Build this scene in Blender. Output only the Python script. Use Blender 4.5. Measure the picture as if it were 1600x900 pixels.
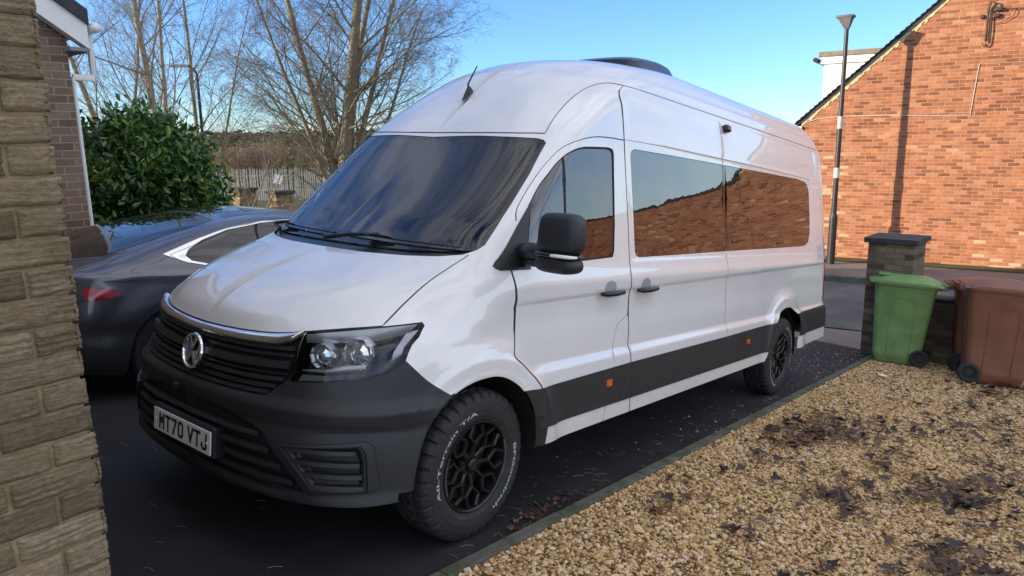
import bpy, bmesh, math, random
import numpy as np
from math import pi, sin, cos, tan, atan2, sqrt, radians, degrees, acos, asin
from mathutils import Vector, Matrix
from mathutils.geometry import delaunay_2d_cdt
random.seed(7); RNG = np.random.default_rng(7)
C = bpy.context.scene.collection
for o in list(bpy.data.objects): bpy.data.objects.remove(o)

# ------------------------------------------------------------------ camera
# The drive slopes down to the street by 6.7 degrees; SL takes drive-plane coordinates to the world.
SL = Matrix(((0.993342, 0.002664, 0.115171, 0), (0.0, 0.999733, -0.023126, 0), (-0.115202, 0.022972, 0.993076, 0), (0, 0, 0, 1)))
SLN = np.array(SL.to_3x3())
yaw, pitch, roll, FL = 0.662882569, 0.121119668, 0.0752378952, 1147.84713
cf = np.array([cos(pitch)*cos(yaw), cos(pitch)*sin(yaw), -sin(pitch)])
r0 = np.array([sin(yaw), -cos(yaw), 0]); u0 = np.cross(r0, cf)
cr = cos(roll)*r0+sin(roll)*u0; cu = -sin(roll)*r0+cos(roll)*u0
cp = np.array([-1.69366846, -3.23506223, 1.71457129])
cam = bpy.data.cameras.new('camera'); co = bpy.data.objects.new('camera', cam); C.objects.link(co)
m = np.eye(4); m[:3, 0] = SLN@cr; m[:3, 1] = SLN@cu; m[:3, 2] = -(SLN@cf); m[:3, 3] = SLN@cp
co.matrix_world = Matrix(m.tolist())
cam.sensor_width = 36; cam.lens = 36*FL/1600; cam.clip_start = 0.05; cam.clip_end = 3000
bpy.context.scene.camera = co

# ------------------------------------------------------------------ sky and sun
SUN_B, SUN_E = radians(137), radians(13)          # bearing from +X towards +Y, elevation
w = bpy.data.worlds.new("World"); bpy.context.scene.world = w; w.use_nodes = True
nt = w.node_tree; N = nt.nodes; L = nt.links
bg = N['Background']; sky = N.new('ShaderNodeTexSky'); sky.sky_type = 'NISHITA'; sky.sun_disc = False
sky.sun_elevation = SUN_E; sky.sun_rotation = pi/2-SUN_B
sky.air_density = 1.0; sky.dust_density = 0.0; sky.ozone_density = 3.0
tc = N.new('ShaderNodeTexCoord'); mp = N.new('ShaderNodeMapping'); mp.inputs['Scale'].default_value = (1.5, 2.4, 1.6); mp.inputs['Rotation'].default_value = (0.3, 0.2, 0.9)
nz = N.new('ShaderNodeTexNoise'); nz.inputs['Scale'].default_value = 2.6; nz.inputs['Detail'].default_value = 9; nz.inputs['Roughness'].default_value = .58; nz.inputs['Distortion'].default_value = .5
L.new(tc.outputs['Generated'], mp.inputs[0]); L.new(mp.outputs[0], nz.inputs['Vector'])
rp = N.new('ShaderNodeValToRGB'); rp.color_ramp.elements[0].position = .36; rp.color_ramp.elements[1].position = .62
L.new(nz.outputs['Fac'], rp.inputs[0])
# clouds: bright unseen sheet added in the south to light the shade, thinner overhead, almost none to the north-east where the camera looks
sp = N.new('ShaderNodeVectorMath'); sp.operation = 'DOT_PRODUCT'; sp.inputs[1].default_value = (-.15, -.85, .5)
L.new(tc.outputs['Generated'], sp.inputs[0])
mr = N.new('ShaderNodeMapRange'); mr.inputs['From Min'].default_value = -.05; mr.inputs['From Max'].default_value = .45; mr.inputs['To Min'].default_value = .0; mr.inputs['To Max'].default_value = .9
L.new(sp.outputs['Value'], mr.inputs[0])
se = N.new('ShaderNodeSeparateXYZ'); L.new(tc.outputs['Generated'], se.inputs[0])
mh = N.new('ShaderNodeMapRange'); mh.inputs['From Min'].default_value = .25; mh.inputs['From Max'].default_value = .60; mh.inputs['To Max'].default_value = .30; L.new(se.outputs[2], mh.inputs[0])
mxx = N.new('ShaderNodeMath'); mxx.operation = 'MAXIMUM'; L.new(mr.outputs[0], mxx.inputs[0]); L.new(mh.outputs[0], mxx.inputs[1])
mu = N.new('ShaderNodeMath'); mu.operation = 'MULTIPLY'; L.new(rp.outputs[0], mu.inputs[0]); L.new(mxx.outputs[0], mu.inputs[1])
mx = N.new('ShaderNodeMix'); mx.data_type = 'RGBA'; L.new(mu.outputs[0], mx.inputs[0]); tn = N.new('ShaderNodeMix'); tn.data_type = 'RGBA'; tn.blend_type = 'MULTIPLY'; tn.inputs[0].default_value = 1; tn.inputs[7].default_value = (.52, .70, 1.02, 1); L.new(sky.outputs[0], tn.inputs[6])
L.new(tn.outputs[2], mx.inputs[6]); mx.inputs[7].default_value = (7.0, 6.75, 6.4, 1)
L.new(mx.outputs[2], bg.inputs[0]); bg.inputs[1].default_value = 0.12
sd = Vector((cos(SUN_E)*cos(SUN_B), cos(SUN_E)*sin(SUN_B), sin(SUN_E)))
sl = bpy.data.lights.new('sun', 'SUN'); sl.energy = 3.7; sl.angle = radians(.5); sl.color = (1, .84, .66)
so = bpy.data.objects.new('sun', sl); C.objects.link(so); so.rotation_euler = sd.to_track_quat('Z', 'Y').to_euler()
vs = bpy.context.scene.view_settings; vs.view_transform = 'Standard'; vs.look = 'None'; vs.gamma = 1; vs.exposure = 1.36; vs.use_curve_mapping = False
bpy.context.scene.cycles.max_bounces = 8

# ------------------------------------------------------------------ helpers
def tag(o, label=None, cat=None, group=None, kind=None):
    if label: o['label'] = label
    if cat: o['category'] = cat
    if group: o['group'] = group
    if kind: o['kind'] = kind
    return o
def empty(name, loc=(0, 0, 0), rz=0, mat=None):
    o = bpy.data.objects.new(name, None); C.objects.link(o); o.empty_display_size = .2
    if mat is not None: o.matrix_world = mat
    else: o.location = loc; o.rotation_euler = (0, 0, rz)
    return o
def mesh_obj(name, V, F, mats, parent=None, mi=None, smooth=False, nrm=None, mat=None):
    me = bpy.data.meshes.new(name)
    V = np.asarray(V, np.float32)
    if isinstance(F, np.ndarray):
        n, k = F.shape
        me.vertices.add(len(V)); me.vertices.foreach_set('co', V.ravel())
        me.loops.add(n*k); me.loops.foreach_set('vertex_index', F.ravel().astype(np.int32))
        me.polygons.add(n); me.polygons.foreach_set('loop_start', np.arange(0, n*k, k, dtype=np.int32))
        me.update(calc_edges=True)
    else:
        me.from_pydata([tuple(map(float, v)) for v in V], [], [tuple(map(int, f)) for f in F])
    if not isinstance(mats, (list, tuple)): mats = [mats]
    for q in mats: me.materials.append(q)
    if mi is not None: me.polygons.foreach_set('material_index', np.asarray(mi, np.int32))
    me.validate(); me.update()
    me.polygons.foreach_set('use_smooth', np.full(len(me.polygons), bool(smooth)))
    if nrm is not None: me.normals_split_custom_set_from_vertices([tuple(map(float, x)) for x in nrm])
    o = bpy.data.objects.new(name, me); C.objects.link(o)
    if parent is not None: o.parent = parent
    if mat is not None: o.matrix_world = mat
    return o
class MB:
    def __init__(s): s.V = []; s.F = []; s.M = []
    def add(s, V, F, mi=0):
        b = len(s.V); s.V.extend([tuple(map(float, v)) for v in V]); s.F.extend([tuple(int(i)+b for i in f) for f in F]); s.M.extend([mi]*len(F)); return s
    def box(s, x0, x1, y0, y1, z0, z1, mi=0, M=None):
        V = [(x, y, z) for z in (z0, z1) for y in (y0, y1) for x in (x0, x1)]
        if M is not None: V = [M@Vector(v) for v in V]
        return s.add(V, [(0, 2, 3, 1), (4, 5, 7, 6), (0, 1, 5, 4), (2, 6, 7, 3), (0, 4, 6, 2), (1, 3, 7, 5)], mi)
    def bbox(s, x0, x1, y0, y1, z0, z1, b=.01, mi=0, M=None, seg=2):
        bm = bmesh.new(); bmesh.ops.create_cube(bm, size=1)
        for v in bm.verts: v.co = Vector(((x0+x1)/2+v.co.x*(x1-x0), (y0+y1)/2+v.co.y*(y1-y0), (z0+z1)/2+v.co.z*(z1-z0)))
        bmesh.ops.bevel(bm, geom=bm.edges[:], offset=min(b, .49*min(x1-x0, y1-y0, z1-z0)), segments=seg, affect='EDGES', profile=.5)
        if M is not None: bmesh.ops.transform(bm, matrix=M, verts=bm.verts)
        s.bm(bm, mi); return s
    def bm(s, bm, mi=0):
        bm.verts.ensure_lookup_table(); bm.verts.index_update()
        s.add([v.co[:] for v in bm.verts], [[v.index for v in f.verts] for f in bm.faces], mi); bm.free(); return s
    def tube(s, pts, rad, n=6, mi=0, cap=True):
        pts = [Vector(p) for p in pts]; k = len(pts)
        if not hasattr(rad, '__len__'): rad = [rad]*k
        V = []; F = []; t = (pts[1]-pts[0]).normalized(); a = t.orthogonal().normalized()
        for i, p in enumerate(pts):
            t = ((pts[min(i+1, k-1)]-pts[max(i-1, 0)])).normalized(); a = (a-t*a.dot(t)).normalized(); b = t.cross(a)
            for j in range(n):
                th = 2*pi*j/n; V.append(p+(a*cos(th)+b*sin(th))*rad[i])
        for i in range(k-1):
            for j in range(n): F.append((i*n+j, i*n+(j+1) % n, (i+1)*n+(j+1) % n, (i+1)*n+j))
        if cap: F.append(tuple(range(n))[::-1]); F.append(tuple((k-1)*n+j for j in range(n)))
        return s.add(V, F, mi)
    def lathe(s, prof, n=48, axis='z', M=None, mi=0, closed=False):
        V = []; F = []; k = len(prof)
        for i in range(n):
            th = 2*pi*i/n
            for r, h in prof:
                V.append(Vector((r*cos(th), r*sin(th), h)))
        if M is not None: V = [M@v for v in V]
        for i in range(n):
            for j in range(k-1 if not closed else k):
                a = i*k+j; b = i*k+(j+1) % k; c = ((i+1) % n)*k+(j+1) % k; d = ((i+1) % n)*k+j; F.append((a, d, c, b))
        return s.add(V, F, mi)
    def prism(s, poly, h0, h1, M=None, mi=0):
        k = len(poly); V = [Vector((x, y, h0)) for x, y in poly]+[Vector((x, y, h1)) for x, y in poly]
        if M is not None: V = [M@v for v in V]
        F = [tuple(range(k))[::-1], tuple(range(k, 2*k))]+[(i, (i+1) % k, k+(i+1) % k, k+i) for i in range(k)]
        return s.add(V, F, mi)
    def build(s, name, mats, parent=None, smooth=False, mat=None, bevel=0):
        o = mesh_obj(name, s.V, s.F, mats, parent, s.M, smooth, mat=mat)
        if bevel:
            b = o.modifiers.new('b', 'BEVEL'); b.width = bevel; b.segments = 2; b.limit_method = 'ANGLE'
        if smooth == 'auto':
            me = o.data; me.polygons.foreach_set('use_smooth', np.full(len(me.polygons), True)); me.set_sharp_from_angle(angle=radians(35))
        return o
def frame(origin, xdir, ydir):
    x = Vector(xdir).normalized(); y = Vector(ydir); y = (y-x*y.dot(x)).normalized(); z = x.cross(y)
    m = Matrix.Identity(4); m.col[0][:3] = x; m.col[1][:3] = y; m.col[2][:3] = z; m.col[3][:3] = origin; return m

# ------------------------------------------------------------------ materials
def new_mat(name):
    m = bpy.data.materials.new(name); m.use_nodes = True; nt = m.node_tree; return m, nt, nt.nodes['Principled BSDF']
def sock(nt, a, b): nt.links.new(a, b)
def math_n(nt, op, a, b=None, c=None):
    n = nt.nodes.new('ShaderNodeMath'); n.operation = op
    for i, v in enumerate((a, b, c)):
        if v is None: continue
        if isinstance(v, (int, float)): n.inputs[i].default_value = v
        else: nt.links.new(v, n.inputs[i])
    return n.outputs[0]
def ramp(nt, fac, stops):
    r = nt.nodes.new('ShaderNodeValToRGB'); e = r.color_ramp.elements
    while len(e) > 1: e.remove(e[0])
    e[0].position = stops[0][0]; e[0].color = (*stops[0][1], 1)
    for p, c in stops[1:]:
        x = e.new(p); x.color = (*c, 1)
    nt.links.new(fac, r.inputs[0]); return r.outputs[0]
def noise(nt, scale, detail=4, rough=.55, vec=None, out='Fac', dist=0):
    n = nt.nodes.new('ShaderNodeTexNoise'); n.inputs['Scale'].default_value = scale; n.inputs['Detail'].default_value = detail; n.inputs['Roughness'].default_value = rough; n.inputs['Distortion'].default_value = dist
    if vec is None:
        t = nt.nodes.new('ShaderNodeTexCoord'); vec = t.outputs['Object']
    nt.links.new(vec, n.inputs['Vector']); return n.outputs[out]
def mixc(nt, f, a, b, mode='MIX'):
    n = nt.nodes.new('ShaderNodeMix'); n.data_type = 'RGBA'; n.blend_type = mode
    for i, v in ((0, f), (6, a), (7, b)):
        if isinstance(v, (int, float)): n.inputs[i].default_value = v
        elif isinstance(v, tuple): n.inputs[i].default_value = (*v, 1)
        else: nt.links.new(v, n.inputs[i])
    return n.outputs[2]
def bump(nt, h, p, strength=.3, dist=.01):
    b = nt.nodes.new('ShaderNodeBump'); b.inputs['Strength'].default_value = strength; b.inputs['Distance'].default_value = dist
    nt.links.new(h, b.inputs['Height']); nt.links.new(b.outputs[0], p.inputs['Normal']); return b
def simple(name, col, rough=.5, metal=0, var=.15, scale=8, bmp=0, bscale=60, coat=0, spec=.5, ior=1.5, rvar=.0):
    m, nt, p = new_mat(name)
    n = noise(nt, scale, 5)
    c = ramp(nt, n, [(.3, tuple(x*(1-var) for x in col)), (.7, tuple(min(1, x*(1+var)) for x in col))])
    sock(nt, c, p.inputs['Base Color']); p.inputs['Roughness'].default_value = rough; p.inputs['Metallic'].default_value = metal
    p.inputs['IOR'].default_value = ior; p.inputs['Coat Weight'].default_value = coat; p.inputs['Coat Roughness'].default_value = .02
    if rvar:
        r = nt.nodes.new('ShaderNodeMapRange'); sock(nt, noise(nt, scale*2.3, 6), r.inputs[0]); r.inputs['To Min'].default_value = max(0, rough-rvar); r.inputs['To Max'].default_value = rough+rvar; sock(nt, r.outputs[0], p.inputs['Roughness'])
    if bmp: bump(nt, noise(nt, bscale, 6), p, bmp, .003)
    return m
def brick_mat(name, stops, mortar, bl=.225, bh=.075, mj=.010, rough=.9, axis='XZ', wob=.004, bstr=.6, ox=0, stain=None, mortar_var=.2):
    """bricks laid out in object space: one random tone per brick"""
    m, nt, p = new_mat(name)
    t = nt.nodes.new('ShaderNodeTexCoord'); s = nt.nodes.new('ShaderNodeSeparateXYZ'); sock(nt, t.outputs['Object'], s.inputs[0])
    wn = nt.nodes.new('ShaderNodeTexNoise'); wn.inputs['Scale'].default_value = 14; wn.inputs['Detail'].default_value = 4; sock(nt, t.outputs['Object'], wn.inputs['Vector'])
    ws = nt.nodes.new('ShaderNodeSeparateColor'); sock(nt, wn.outputs['Color'], ws.inputs[0])
    if axis == 'XZ': hx = s.outputs[0]
    elif axis == 'YZ': hx = s.outputs[1]
    else: hx = math_n(nt, 'ADD', s.outputs[0], s.outputs[1])
    hx = math_n(nt, 'ADD', hx, math_n(nt, 'MULTIPLY', math_n(nt, 'SUBTRACT', ws.outputs[0], .5), wob*4))
    hz = math_n(nt, 'ADD', s.outputs[2], math_n(nt, 'MULTIPLY', math_n(nt, 'SUBTRACT', ws.outputs[1], .5), wob*2))
    row = math_n(nt, 'FLOOR', math_n(nt, 'DIVIDE', hz, bh)); fz = math_n(nt, 'FRACT', math_n(nt, 'DIVIDE', hz, bh))
    off = math_n(nt, 'MULTIPLY', math_n(nt, 'MODULO', math_n(nt, 'ABSOLUTE', row), 2), .5)
    bx = math_n(nt, 'ADD', math_n(nt, 'DIVIDE', math_n(nt, 'ADD', hx, 50.0+ox), bl), off)
    colx = math_n(nt, 'FLOOR', bx); fx = math_n(nt, 'FRACT', bx)
    ex = math_n(nt, 'MULTIPLY', math_n(nt, 'MINIMUM', fx, math_n(nt, 'SUBTRACT', 1, fx)), bl)
    ez = math_n(nt, 'MULTIPLY', math_n(nt, 'MINIMUM', fz, math_n(nt, 'SUBTRACT', 1, fz)), bh)
    e = math_n(nt, 'MINIMUM', ex, ez)
    mm = nt.nodes.new('ShaderNodeMapRange'); mm.inputs['From Min'].default_value = mj*.35; mm.inputs['From Max'].default_value = mj*.65; sock(nt, e, mm.inputs[0]); mask = mm.outputs[0]
    cb = nt.nodes.new('ShaderNodeCombineXYZ'); sock(nt, colx, cb.inputs[0]); sock(nt, row, cb.inputs[1])
    wh = nt.nodes.new('ShaderNodeTexWhiteNoise'); wh.noise_dimensions = '3D'; sock(nt, cb.outputs[0], wh.inputs['Vector'])
    big = noise(nt, .35, 3); blot = noise(nt, 5, 5, .65)
    val = math_n(nt, 'ADD', wh.outputs['Value'], math_n(nt, 'MULTIPLY', math_n(nt, 'SUBTRACT', big, .5), .8))
    col = ramp(nt, val, stops)
    fine = noise(nt, 55, 5, .7); col = mixc(nt, .65, col, ramp(nt, fine, [(.25, (.45, .45, .45)), (.75, (1.4, 1.4, 1.4))]), 'MULTIPLY')
    col = mixc(nt, .5, col, ramp(nt, blot, [(.3, (.62, .60, .58)), (.7, (1.3, 1.28, 1.25))]), 'MULTIPLY')
    mc = ramp(nt, noise(nt, 6, 5), [(.3, tuple(x*(1-mortar_var) for x in mortar)), (.7, tuple(x*(1+mortar_var) for x in mortar))])
    out = mixc(nt, mask, mc, col)
    if stain:
        out = mixc(nt, ramp(nt, noise(nt, stain[0], 6, .65), [(stain[1], (0, 0, 0)), (stain[1]+.18, (stain[3],)*3)]), out, stain[2])
    sock(nt, out, p.inputs['Base Color']); p.inputs['Roughness'].default_value = rough; p.inputs['Specular IOR Level'].default_value = .25
    h = math_n(nt, 'ADD', math_n(nt, 'MULTIPLY', mask, 1.0), math_n(nt, 'MULTIPLY', fine, .5)); bump(nt, h, p, bstr, .006)
    return m
def glass(name, tint=(.6, .64, .63), ior=1.5, opaque=None, wav=0.0):
    m = bpy.data.materials.new(name); m.use_nodes = True; nt = m.node_tree; nt.nodes.remove(nt.nodes['Principled BSDF']); out = nt.nodes['Material Output']
    g = nt.nodes.new('ShaderNodeBsdfGlossy'); g.inputs['Roughness'].default_value = .0; g.inputs['Color'].default_value = (1, 1, 1, 1)
    if opaque: t = nt.nodes.new('ShaderNodeBsdfDiffuse'); t.inputs[0].default_value = (*opaque, 1)
    else: t = nt.nodes.new('ShaderNodeBsdfTransparent'); t.inputs[0].default_value = (*tint, 1)
    f = nt.nodes.new('ShaderNodeFresnel'); f.inputs[0].default_value = ior
    x = nt.nodes.new('ShaderNodeMixShader'); nt.links.new(f.outputs[0], x.inputs[0]); nt.links.new(t.outputs[0], x.inputs[1]); nt.links.new(g.outputs[0], x.inputs[2]); nt.links.new(x.outputs[0], out.inputs[0])
    if wav:
        b = nt.nodes.new('ShaderNodeBump'); b.inputs['Strength'].default_value = wav; b.inputs['Distance'].default_value = .01
        nt.links.new(noise(nt, 9, 2, .5), b.inputs['Height']); nt.links.new(b.outputs[0], g.inputs['Normal'])
    return m
MT = {}
def paint_mat():
    m, nt, p = new_mat('white_paint')
    n = noise(nt, 2.2, 6, .6); t = nt.nodes.new('ShaderNodeTexCoord'); s = nt.nodes.new('ShaderNodeSeparateXYZ'); sock(nt, t.outputs['Object'], s.inputs[0])
    c = ramp(nt, n, [(.3, (.725, .715, .695)), (.7, (.785, .775, .755))])
    # road dirt thrown up on the lower panels
    d = nt.nodes.new('ShaderNodeMapRange'); d.inputs['From Min'].default_value = .95; d.inputs['From Max'].default_value = .38; d.inputs['To Max'].default_value = .38; sock(nt, s.outputs[2], d.inputs[0])
    dm = math_n(nt, 'MULTIPLY', d.outputs[0], noise(nt, 7, 7, .7))
    c = mixc(nt, dm, c, (.33, .29, .24)); sock(nt, c, p.inputs['Base Color'])
    p.inputs['Roughness'].default_value = .28; p.inputs['Coat Weight'].default_value = 1; p.inputs['Coat Roughness'].default_value = .015; p.inputs['Coat IOR'].default_value = 1.55
    return m
MT['paint'] = paint_mat()
MT['gap'] = simple('panel_gap', (.012, .012, .013), .8)
MT['plastic'] = simple('textured_black_plastic', (.016, .0172, .0195), .48, var=.25, scale=5, bmp=.25, bscale=400, rvar=.08)
MT['gloss_black'] = simple('gloss_black', (.012, .012, .013), .18)
MT['rubber'] = simple('tyre_rubber', (.020, .020, .021), .72, var=.35, scale=9, bmp=.3, bscale=90)
MT['rim'] = simple('satin_black_alloy', (.010, .010, .011), .28, var=.1)
MT['chrome'] = simple('chrome', (.75, .75, .76), .08, 1, var=.03)
MT['white_letter'] = simple('white_letter', (.42, .43, .43), .6, var=.1)
MT['plate'] = simple('plate_white', (.80, .80, .78), .35, var=.04)
MT['ink'] = simple('ink_black', (.01, .01, .01), .5)
MT['wscreen'] = glass('windscreen_glass', (.78, .84, .86), 1.75, wav=.015)
MT['frit'] = simple('glass_border', (.012, .013, .015), .06, ior=1.6)
MT['privacy'] = glass('privacy_glass', ior=2.1, opaque=(.008, .008, .009), wav=.03)
MT['dglass'] = glass('door_glass', (.42, .47, .47), 1.9, wav=.03)
MT['lens'] = glass('lamp_lens', (.95, .96, .97), 1.38)
MT['reflector'] = simple('reflector', (.90, .90, .90), .12, .88, var=.02)
MT['brow'] = simple('lamp_silver', (.40, .41, .43), .3, .5, var=.03)
MT['orange'] = simple('orange_lens', (.55, .12, .01), .2, var=.1)
MT['red'] = simple('red_lens', (.35, .01, .015), .12, var=.1, coat=1)
MT['interior'] = simple('cabin_dark', (.045, .047, .052), .8, var=.2)
MT['cabin_grey'] = simple('cabin_grey', (.16, .165, .17), .85, var=.2)
MT['under'] = simple('underside_black', (.012, .012, .012), .9)

# ------------------------------------------------------------------ body surface: plan contours stacked up a profile
def pchip(x, y):
    h = np.diff(x); d = np.diff(y)/h; mm = np.zeros_like(y)
    for i in range(1, len(x)-1):
        if d[i-1]*d[i] > 0:
            w1 = 2*h[i]+h[i-1]; w2 = h[i]+2*h[i-1]; mm[i] = (w1+w2)/(w1/d[i-1]+w2/d[i])
    mm[0] = d[0]; mm[-1] = d[-1]
    def f(q):
        q = np.clip(q, x[0], x[-1]); i = np.clip(np.searchsorted(x, q, side='right')-1, 0, len(x)-2); s = (q-x[i])/h[i]
        return (2*s**3-3*s**2+1)*y[i]+(s**3-2*s**2+s)*h[i]*mm[i]+(-2*s**3+3*s**2)*y[i+1]+(s**3-s**2)*h[i]*mm[i+1]
    return f
class Surf:
    # rows: z, front x, corner x, half width, exponent, rear corner x, rear x, rear exponent
    def __init__(s, R, disp=None, LM=5.0):
        R = np.array(R, float); s.R = R; s.disp = disp; s.LM = LM
        s.t = np.r_[0, np.cumsum(np.sqrt(np.diff(R[:, 0])**2+0.3*np.diff(R[:, 1])**2+np.diff(R[:, 3])**2))]; s.T = s.t[-1]
        s.F = [pchip(s.t, R[:, k]) for k in range(8)]
        tt = np.linspace(0, s.T, 4000); s._z = s.F[0](tt); s._t = tt
    def tz(s, z): return np.interp(z, s._z, s._t)
    def base(s, u, v):
        z, xf, xs, w, n, xe, xr, k = [f(v) for f in s.F]
        a = np.clip(u, -1, 1)*pi/2; b = np.clip(np.abs(u)-2, 0, 1)*pi/2
        c = np.maximum(cos_(a), 0); sn = np.abs(sin_(a))
        X = xs-(xs-xf)*c**(2/n); Y = w*sn**(2/n)
        X = np.where(np.abs(u) > 1, xs+(np.clip(np.abs(u), 1, 2)-1)*(xe-xs), X)
        Xr = xe+(xr-xe)*np.abs(sin_(b))**(2/k); Yr = w*np.maximum(cos_(b), 0)**(2/k)
        X = np.where(np.abs(u) > 2, Xr, X); Y = np.where(np.abs(u) > 2, Yr, Y)
        return np.stack([X, -np.where(u >= 0, 1, -1)*Y, z+0*X], -1)
    def bn(s, u, v, P=None, e=2e-3):
        P = P or s.base
        v0 = np.clip(v-e, 0, s.T); v1 = np.clip(v+e, 0, s.T)
        du = P(u+e, v)-P(u-e, v); dv = P(u, v1)-P(u, v0); n = np.cross(du, dv)
        return n/np.maximum(np.linalg.norm(n, axis=-1, keepdims=True), 1e-12)
    def pos(s, u, v):
        p = s.base(u, v)
        if s.disp is None: return p
        nb = s.bn(u, v); return p+nb*s.disp(s, np.abs(u), v, p)[..., None]
    def nrm(s, u, v): return s.bn(u, v, s.pos, 3e-3)
    def u_y(s, y, z):
        v = s.tz(z); w = s.F[3](v); n = s.F[4](v); return asin(min(1, max(0, (abs(y)/w))**(n/2)))/(pi/2), float(v)
    def u_x(s, x, z):
        v = s.tz(z); xf, xs, n, xe = s.F[1](v), s.F[2](v), s.F[4](v), s.F[5](v)
        if x >= xs: return 1+(x-xs)/(xe-xs), float(v)
        return acos(min(1, max(0, (xs-x)/(xs-xf))**(n/2)))/(pi/2), float(v)
    def st(s, uv): 
        u, v = uv; return ((1.25*u if u < 1 else 1.25+s.LM*(u-1) if u < 2 else 1.25+s.LM+1.1*(u-2)), v)
    def uv(s, S): 
        S = np.asarray(S); return np.where(S < 1.25, S/1.25, np.where(S < 1.25+s.LM, 1+(S-1.25)/s.LM, 2+(S-1.25-s.LM)/1.1))
    def side(s, pts, step=.06): return [s.st(s.u_x(*p)) for p in dens(pts, step)]
    def front(s, pts, step=.06): return [s.st(s.u_y(*p)) for p in dens(pts, step)]
    def raw(s, pts, step=.03): return [s.st((max(0, a), max(0, b))) for a, b in dens(pts, step)]
def cos_(x): return np.cos(x)
def sin_(x): return np.sin(x)
def dens(p, step):
    o = [p[0]]
    for a, b in zip(p[:-1], p[1:]):
        n = max(1, int(math.hypot(b[0]-a[0], b[1]-a[1])/step+.5))
        for i in range(1, n+1): o.append((a[0]+(b[0]-a[0])*i/n, a[1]+(b[1]-a[1])*i/n))
    return o
def pip(P, poly):
    x, y = P[:, 0], P[:, 1]; r = np.zeros(len(P), bool); q = np.array(poly); x0, y0 = q[:, 0], q[:, 1]; x1, y1 = np.roll(x0, -1), np.roll(y0, -1)
    for a, b, c, d in zip(x0, y0, x1, y1):
        if b == d: continue
        r ^= ((b > y) != (d > y)) & (x < (c-a)*(y-b)/(d-b)+a)
    return r
def dline(P, line, closed=False):
    q = np.array(line)
    if closed: q = np.vstack([q, q[:1]])
    best = np.full(len(P), 1e9)
    for a, b in zip(q[:-1], q[1:]):
        d = b-a; L2 = d@d
        if L2 < 1e-14: continue
        t = np.clip(((P-a)@d)/L2, 0, 1); best = np.minimum(best, np.hypot(*(P-a-t[:, None]*d).T))
    return best
def smooth(a, b, x): t = np.clip((x-a)/(b-a), 0, 1); return t*t*(3-2*t)
def crs(p, k=6):
    p = [np.array(q, float) for q in p]; q = [2*p[0]-p[1]]+p+[2*p[-1]-p[-2]]; o = []
    for i in range(1, len(q)-2):
        a, b, c, d = q[i-1:i+3]
        for t in np.arange(k)/k: o.append(tuple(.5*((2*b)+(c-a)*t+(2*a-5*b+4*c-d)*t*t+(3*b-a-3*c+d)*t**3)))
    return o+[tuple(p[-1])]
def offset_line(line, d):
    q = np.array(line); t = np.gradient(q, axis=0); t /= np.maximum(np.linalg.norm(t, axis=1)[:, None], 1e-9); n = np.stack([-t[:, 1], t[:, 0]], -1)
    return (q+n*d), (q-n*d)
def cut(surf, lines, gaps, gw, gs=(.045, .03), trng=None, fine=()):
    """constrained triangulation of the (s,t) domain; lines closed/open polylines as constraints"""
    S1 = 1.25+surf.LM+1.1; T1 = surf.T
    cons = [[(0, 0), (S1, 0), (S1, T1), (0, T1), (0, 0)]]+[list(l) for l in lines]
    for gi, g in enumerate(gaps):
        a, b = offset_line(g, gw[gi] if hasattr(gw, '__len__') else gw); cons += [a.tolist(), b.tolist()]
    V = []; E = []
    for l in cons:
        b = len(V); V += [(float(np.clip(x, 0, S1)), float(np.clip(y, 0, T1))) for x, y in l]; E += [(b+i, b+i+1) for i in range(len(l)-1)]
    segs = np.array(V); gx = np.r_[np.arange(gs[0]/2*.7, 1.25, gs[0]*.7), np.arange(1.25+gs[0]/2, S1, gs[0])]; gy = np.arange(gs[1]/2, T1, gs[1])
    GX, GY = np.meshgrid(gx, gy); P = np.stack([GX.ravel(), GY.ravel()], -1)
    for (fx0, fx1, fy0, fy1, fs) in fine:
        P = P[~((P[:, 0] > fx0) & (P[:, 0] < fx1) & (P[:, 1] > fy0) & (P[:, 1] < fy1))]
        ax, ay = np.meshgrid(np.arange(fx0, fx1, fs), np.arange(fy0, fy1, fs)); P = np.vstack([P, np.stack([ax.ravel(), ay.ravel()], -1)])
    D = np.full(len(P), 1e9)
    for l in cons: D = np.minimum(D, dline(P, l))
    P = P[D > .008]
    V += [tuple(map(float, p)) for p in P]
    r = delaunay_2d_cdt([Vector(v) for v in V], E, [], 0, 1e-5)
    vv = np.array([v[:] for v in r[0]]); ff = np.array([f for f in r[2] if len(f) == 3])
    a = vv[ff]; ar = (a[:, 1, 0]-a[:, 0, 0])*(a[:, 2, 1]-a[:, 0, 1])-(a[:, 2, 0]-a[:, 0, 0])*(a[:, 1, 1]-a[:, 0, 1])
    ff = ff[np.abs(ar) > 1e-9]; ar = ar[np.abs(ar) > 1e-9]; ff[ar < 0] = ff[ar < 0][:, ::-1]
    cen = vv[ff].mean(1); return vv, ff, cen
def emit(surf, vv, faces, name, mats, mi, parent, sides=(1, -1), off=0.0):
    V = []; Nn = []; F = []; M = []; b = 0
    idx, inv = np.unique(faces.ravel(), return_inverse=True); f = inv.reshape(-1, 3); st = vv[idx]
    u = surf.uv(st[:, 0]); v = st[:, 1]; p = surf.pos(u, v); un = np.maximum(u, .04); n = surf.nrm(un, v); n[:, 1] *= np.clip(u/un, 0, 1); n /= np.linalg.norm(n, axis=1)[:, None]
    if off: p = p+n*off
    for s in sides:
        k = np.array([1, s, 1]); V.append(p*k); Nn.append(n*k); F.append((f if s == 1 else f[:, ::-1])+b); M.append(mi); b += len(p)
    # mirrored: base surface is the -Y side
    return mesh_obj(name, np.vstack(V), np.vstack(F), mats, parent, np.concatenate(M), True, np.vstack(Nn))
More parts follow.
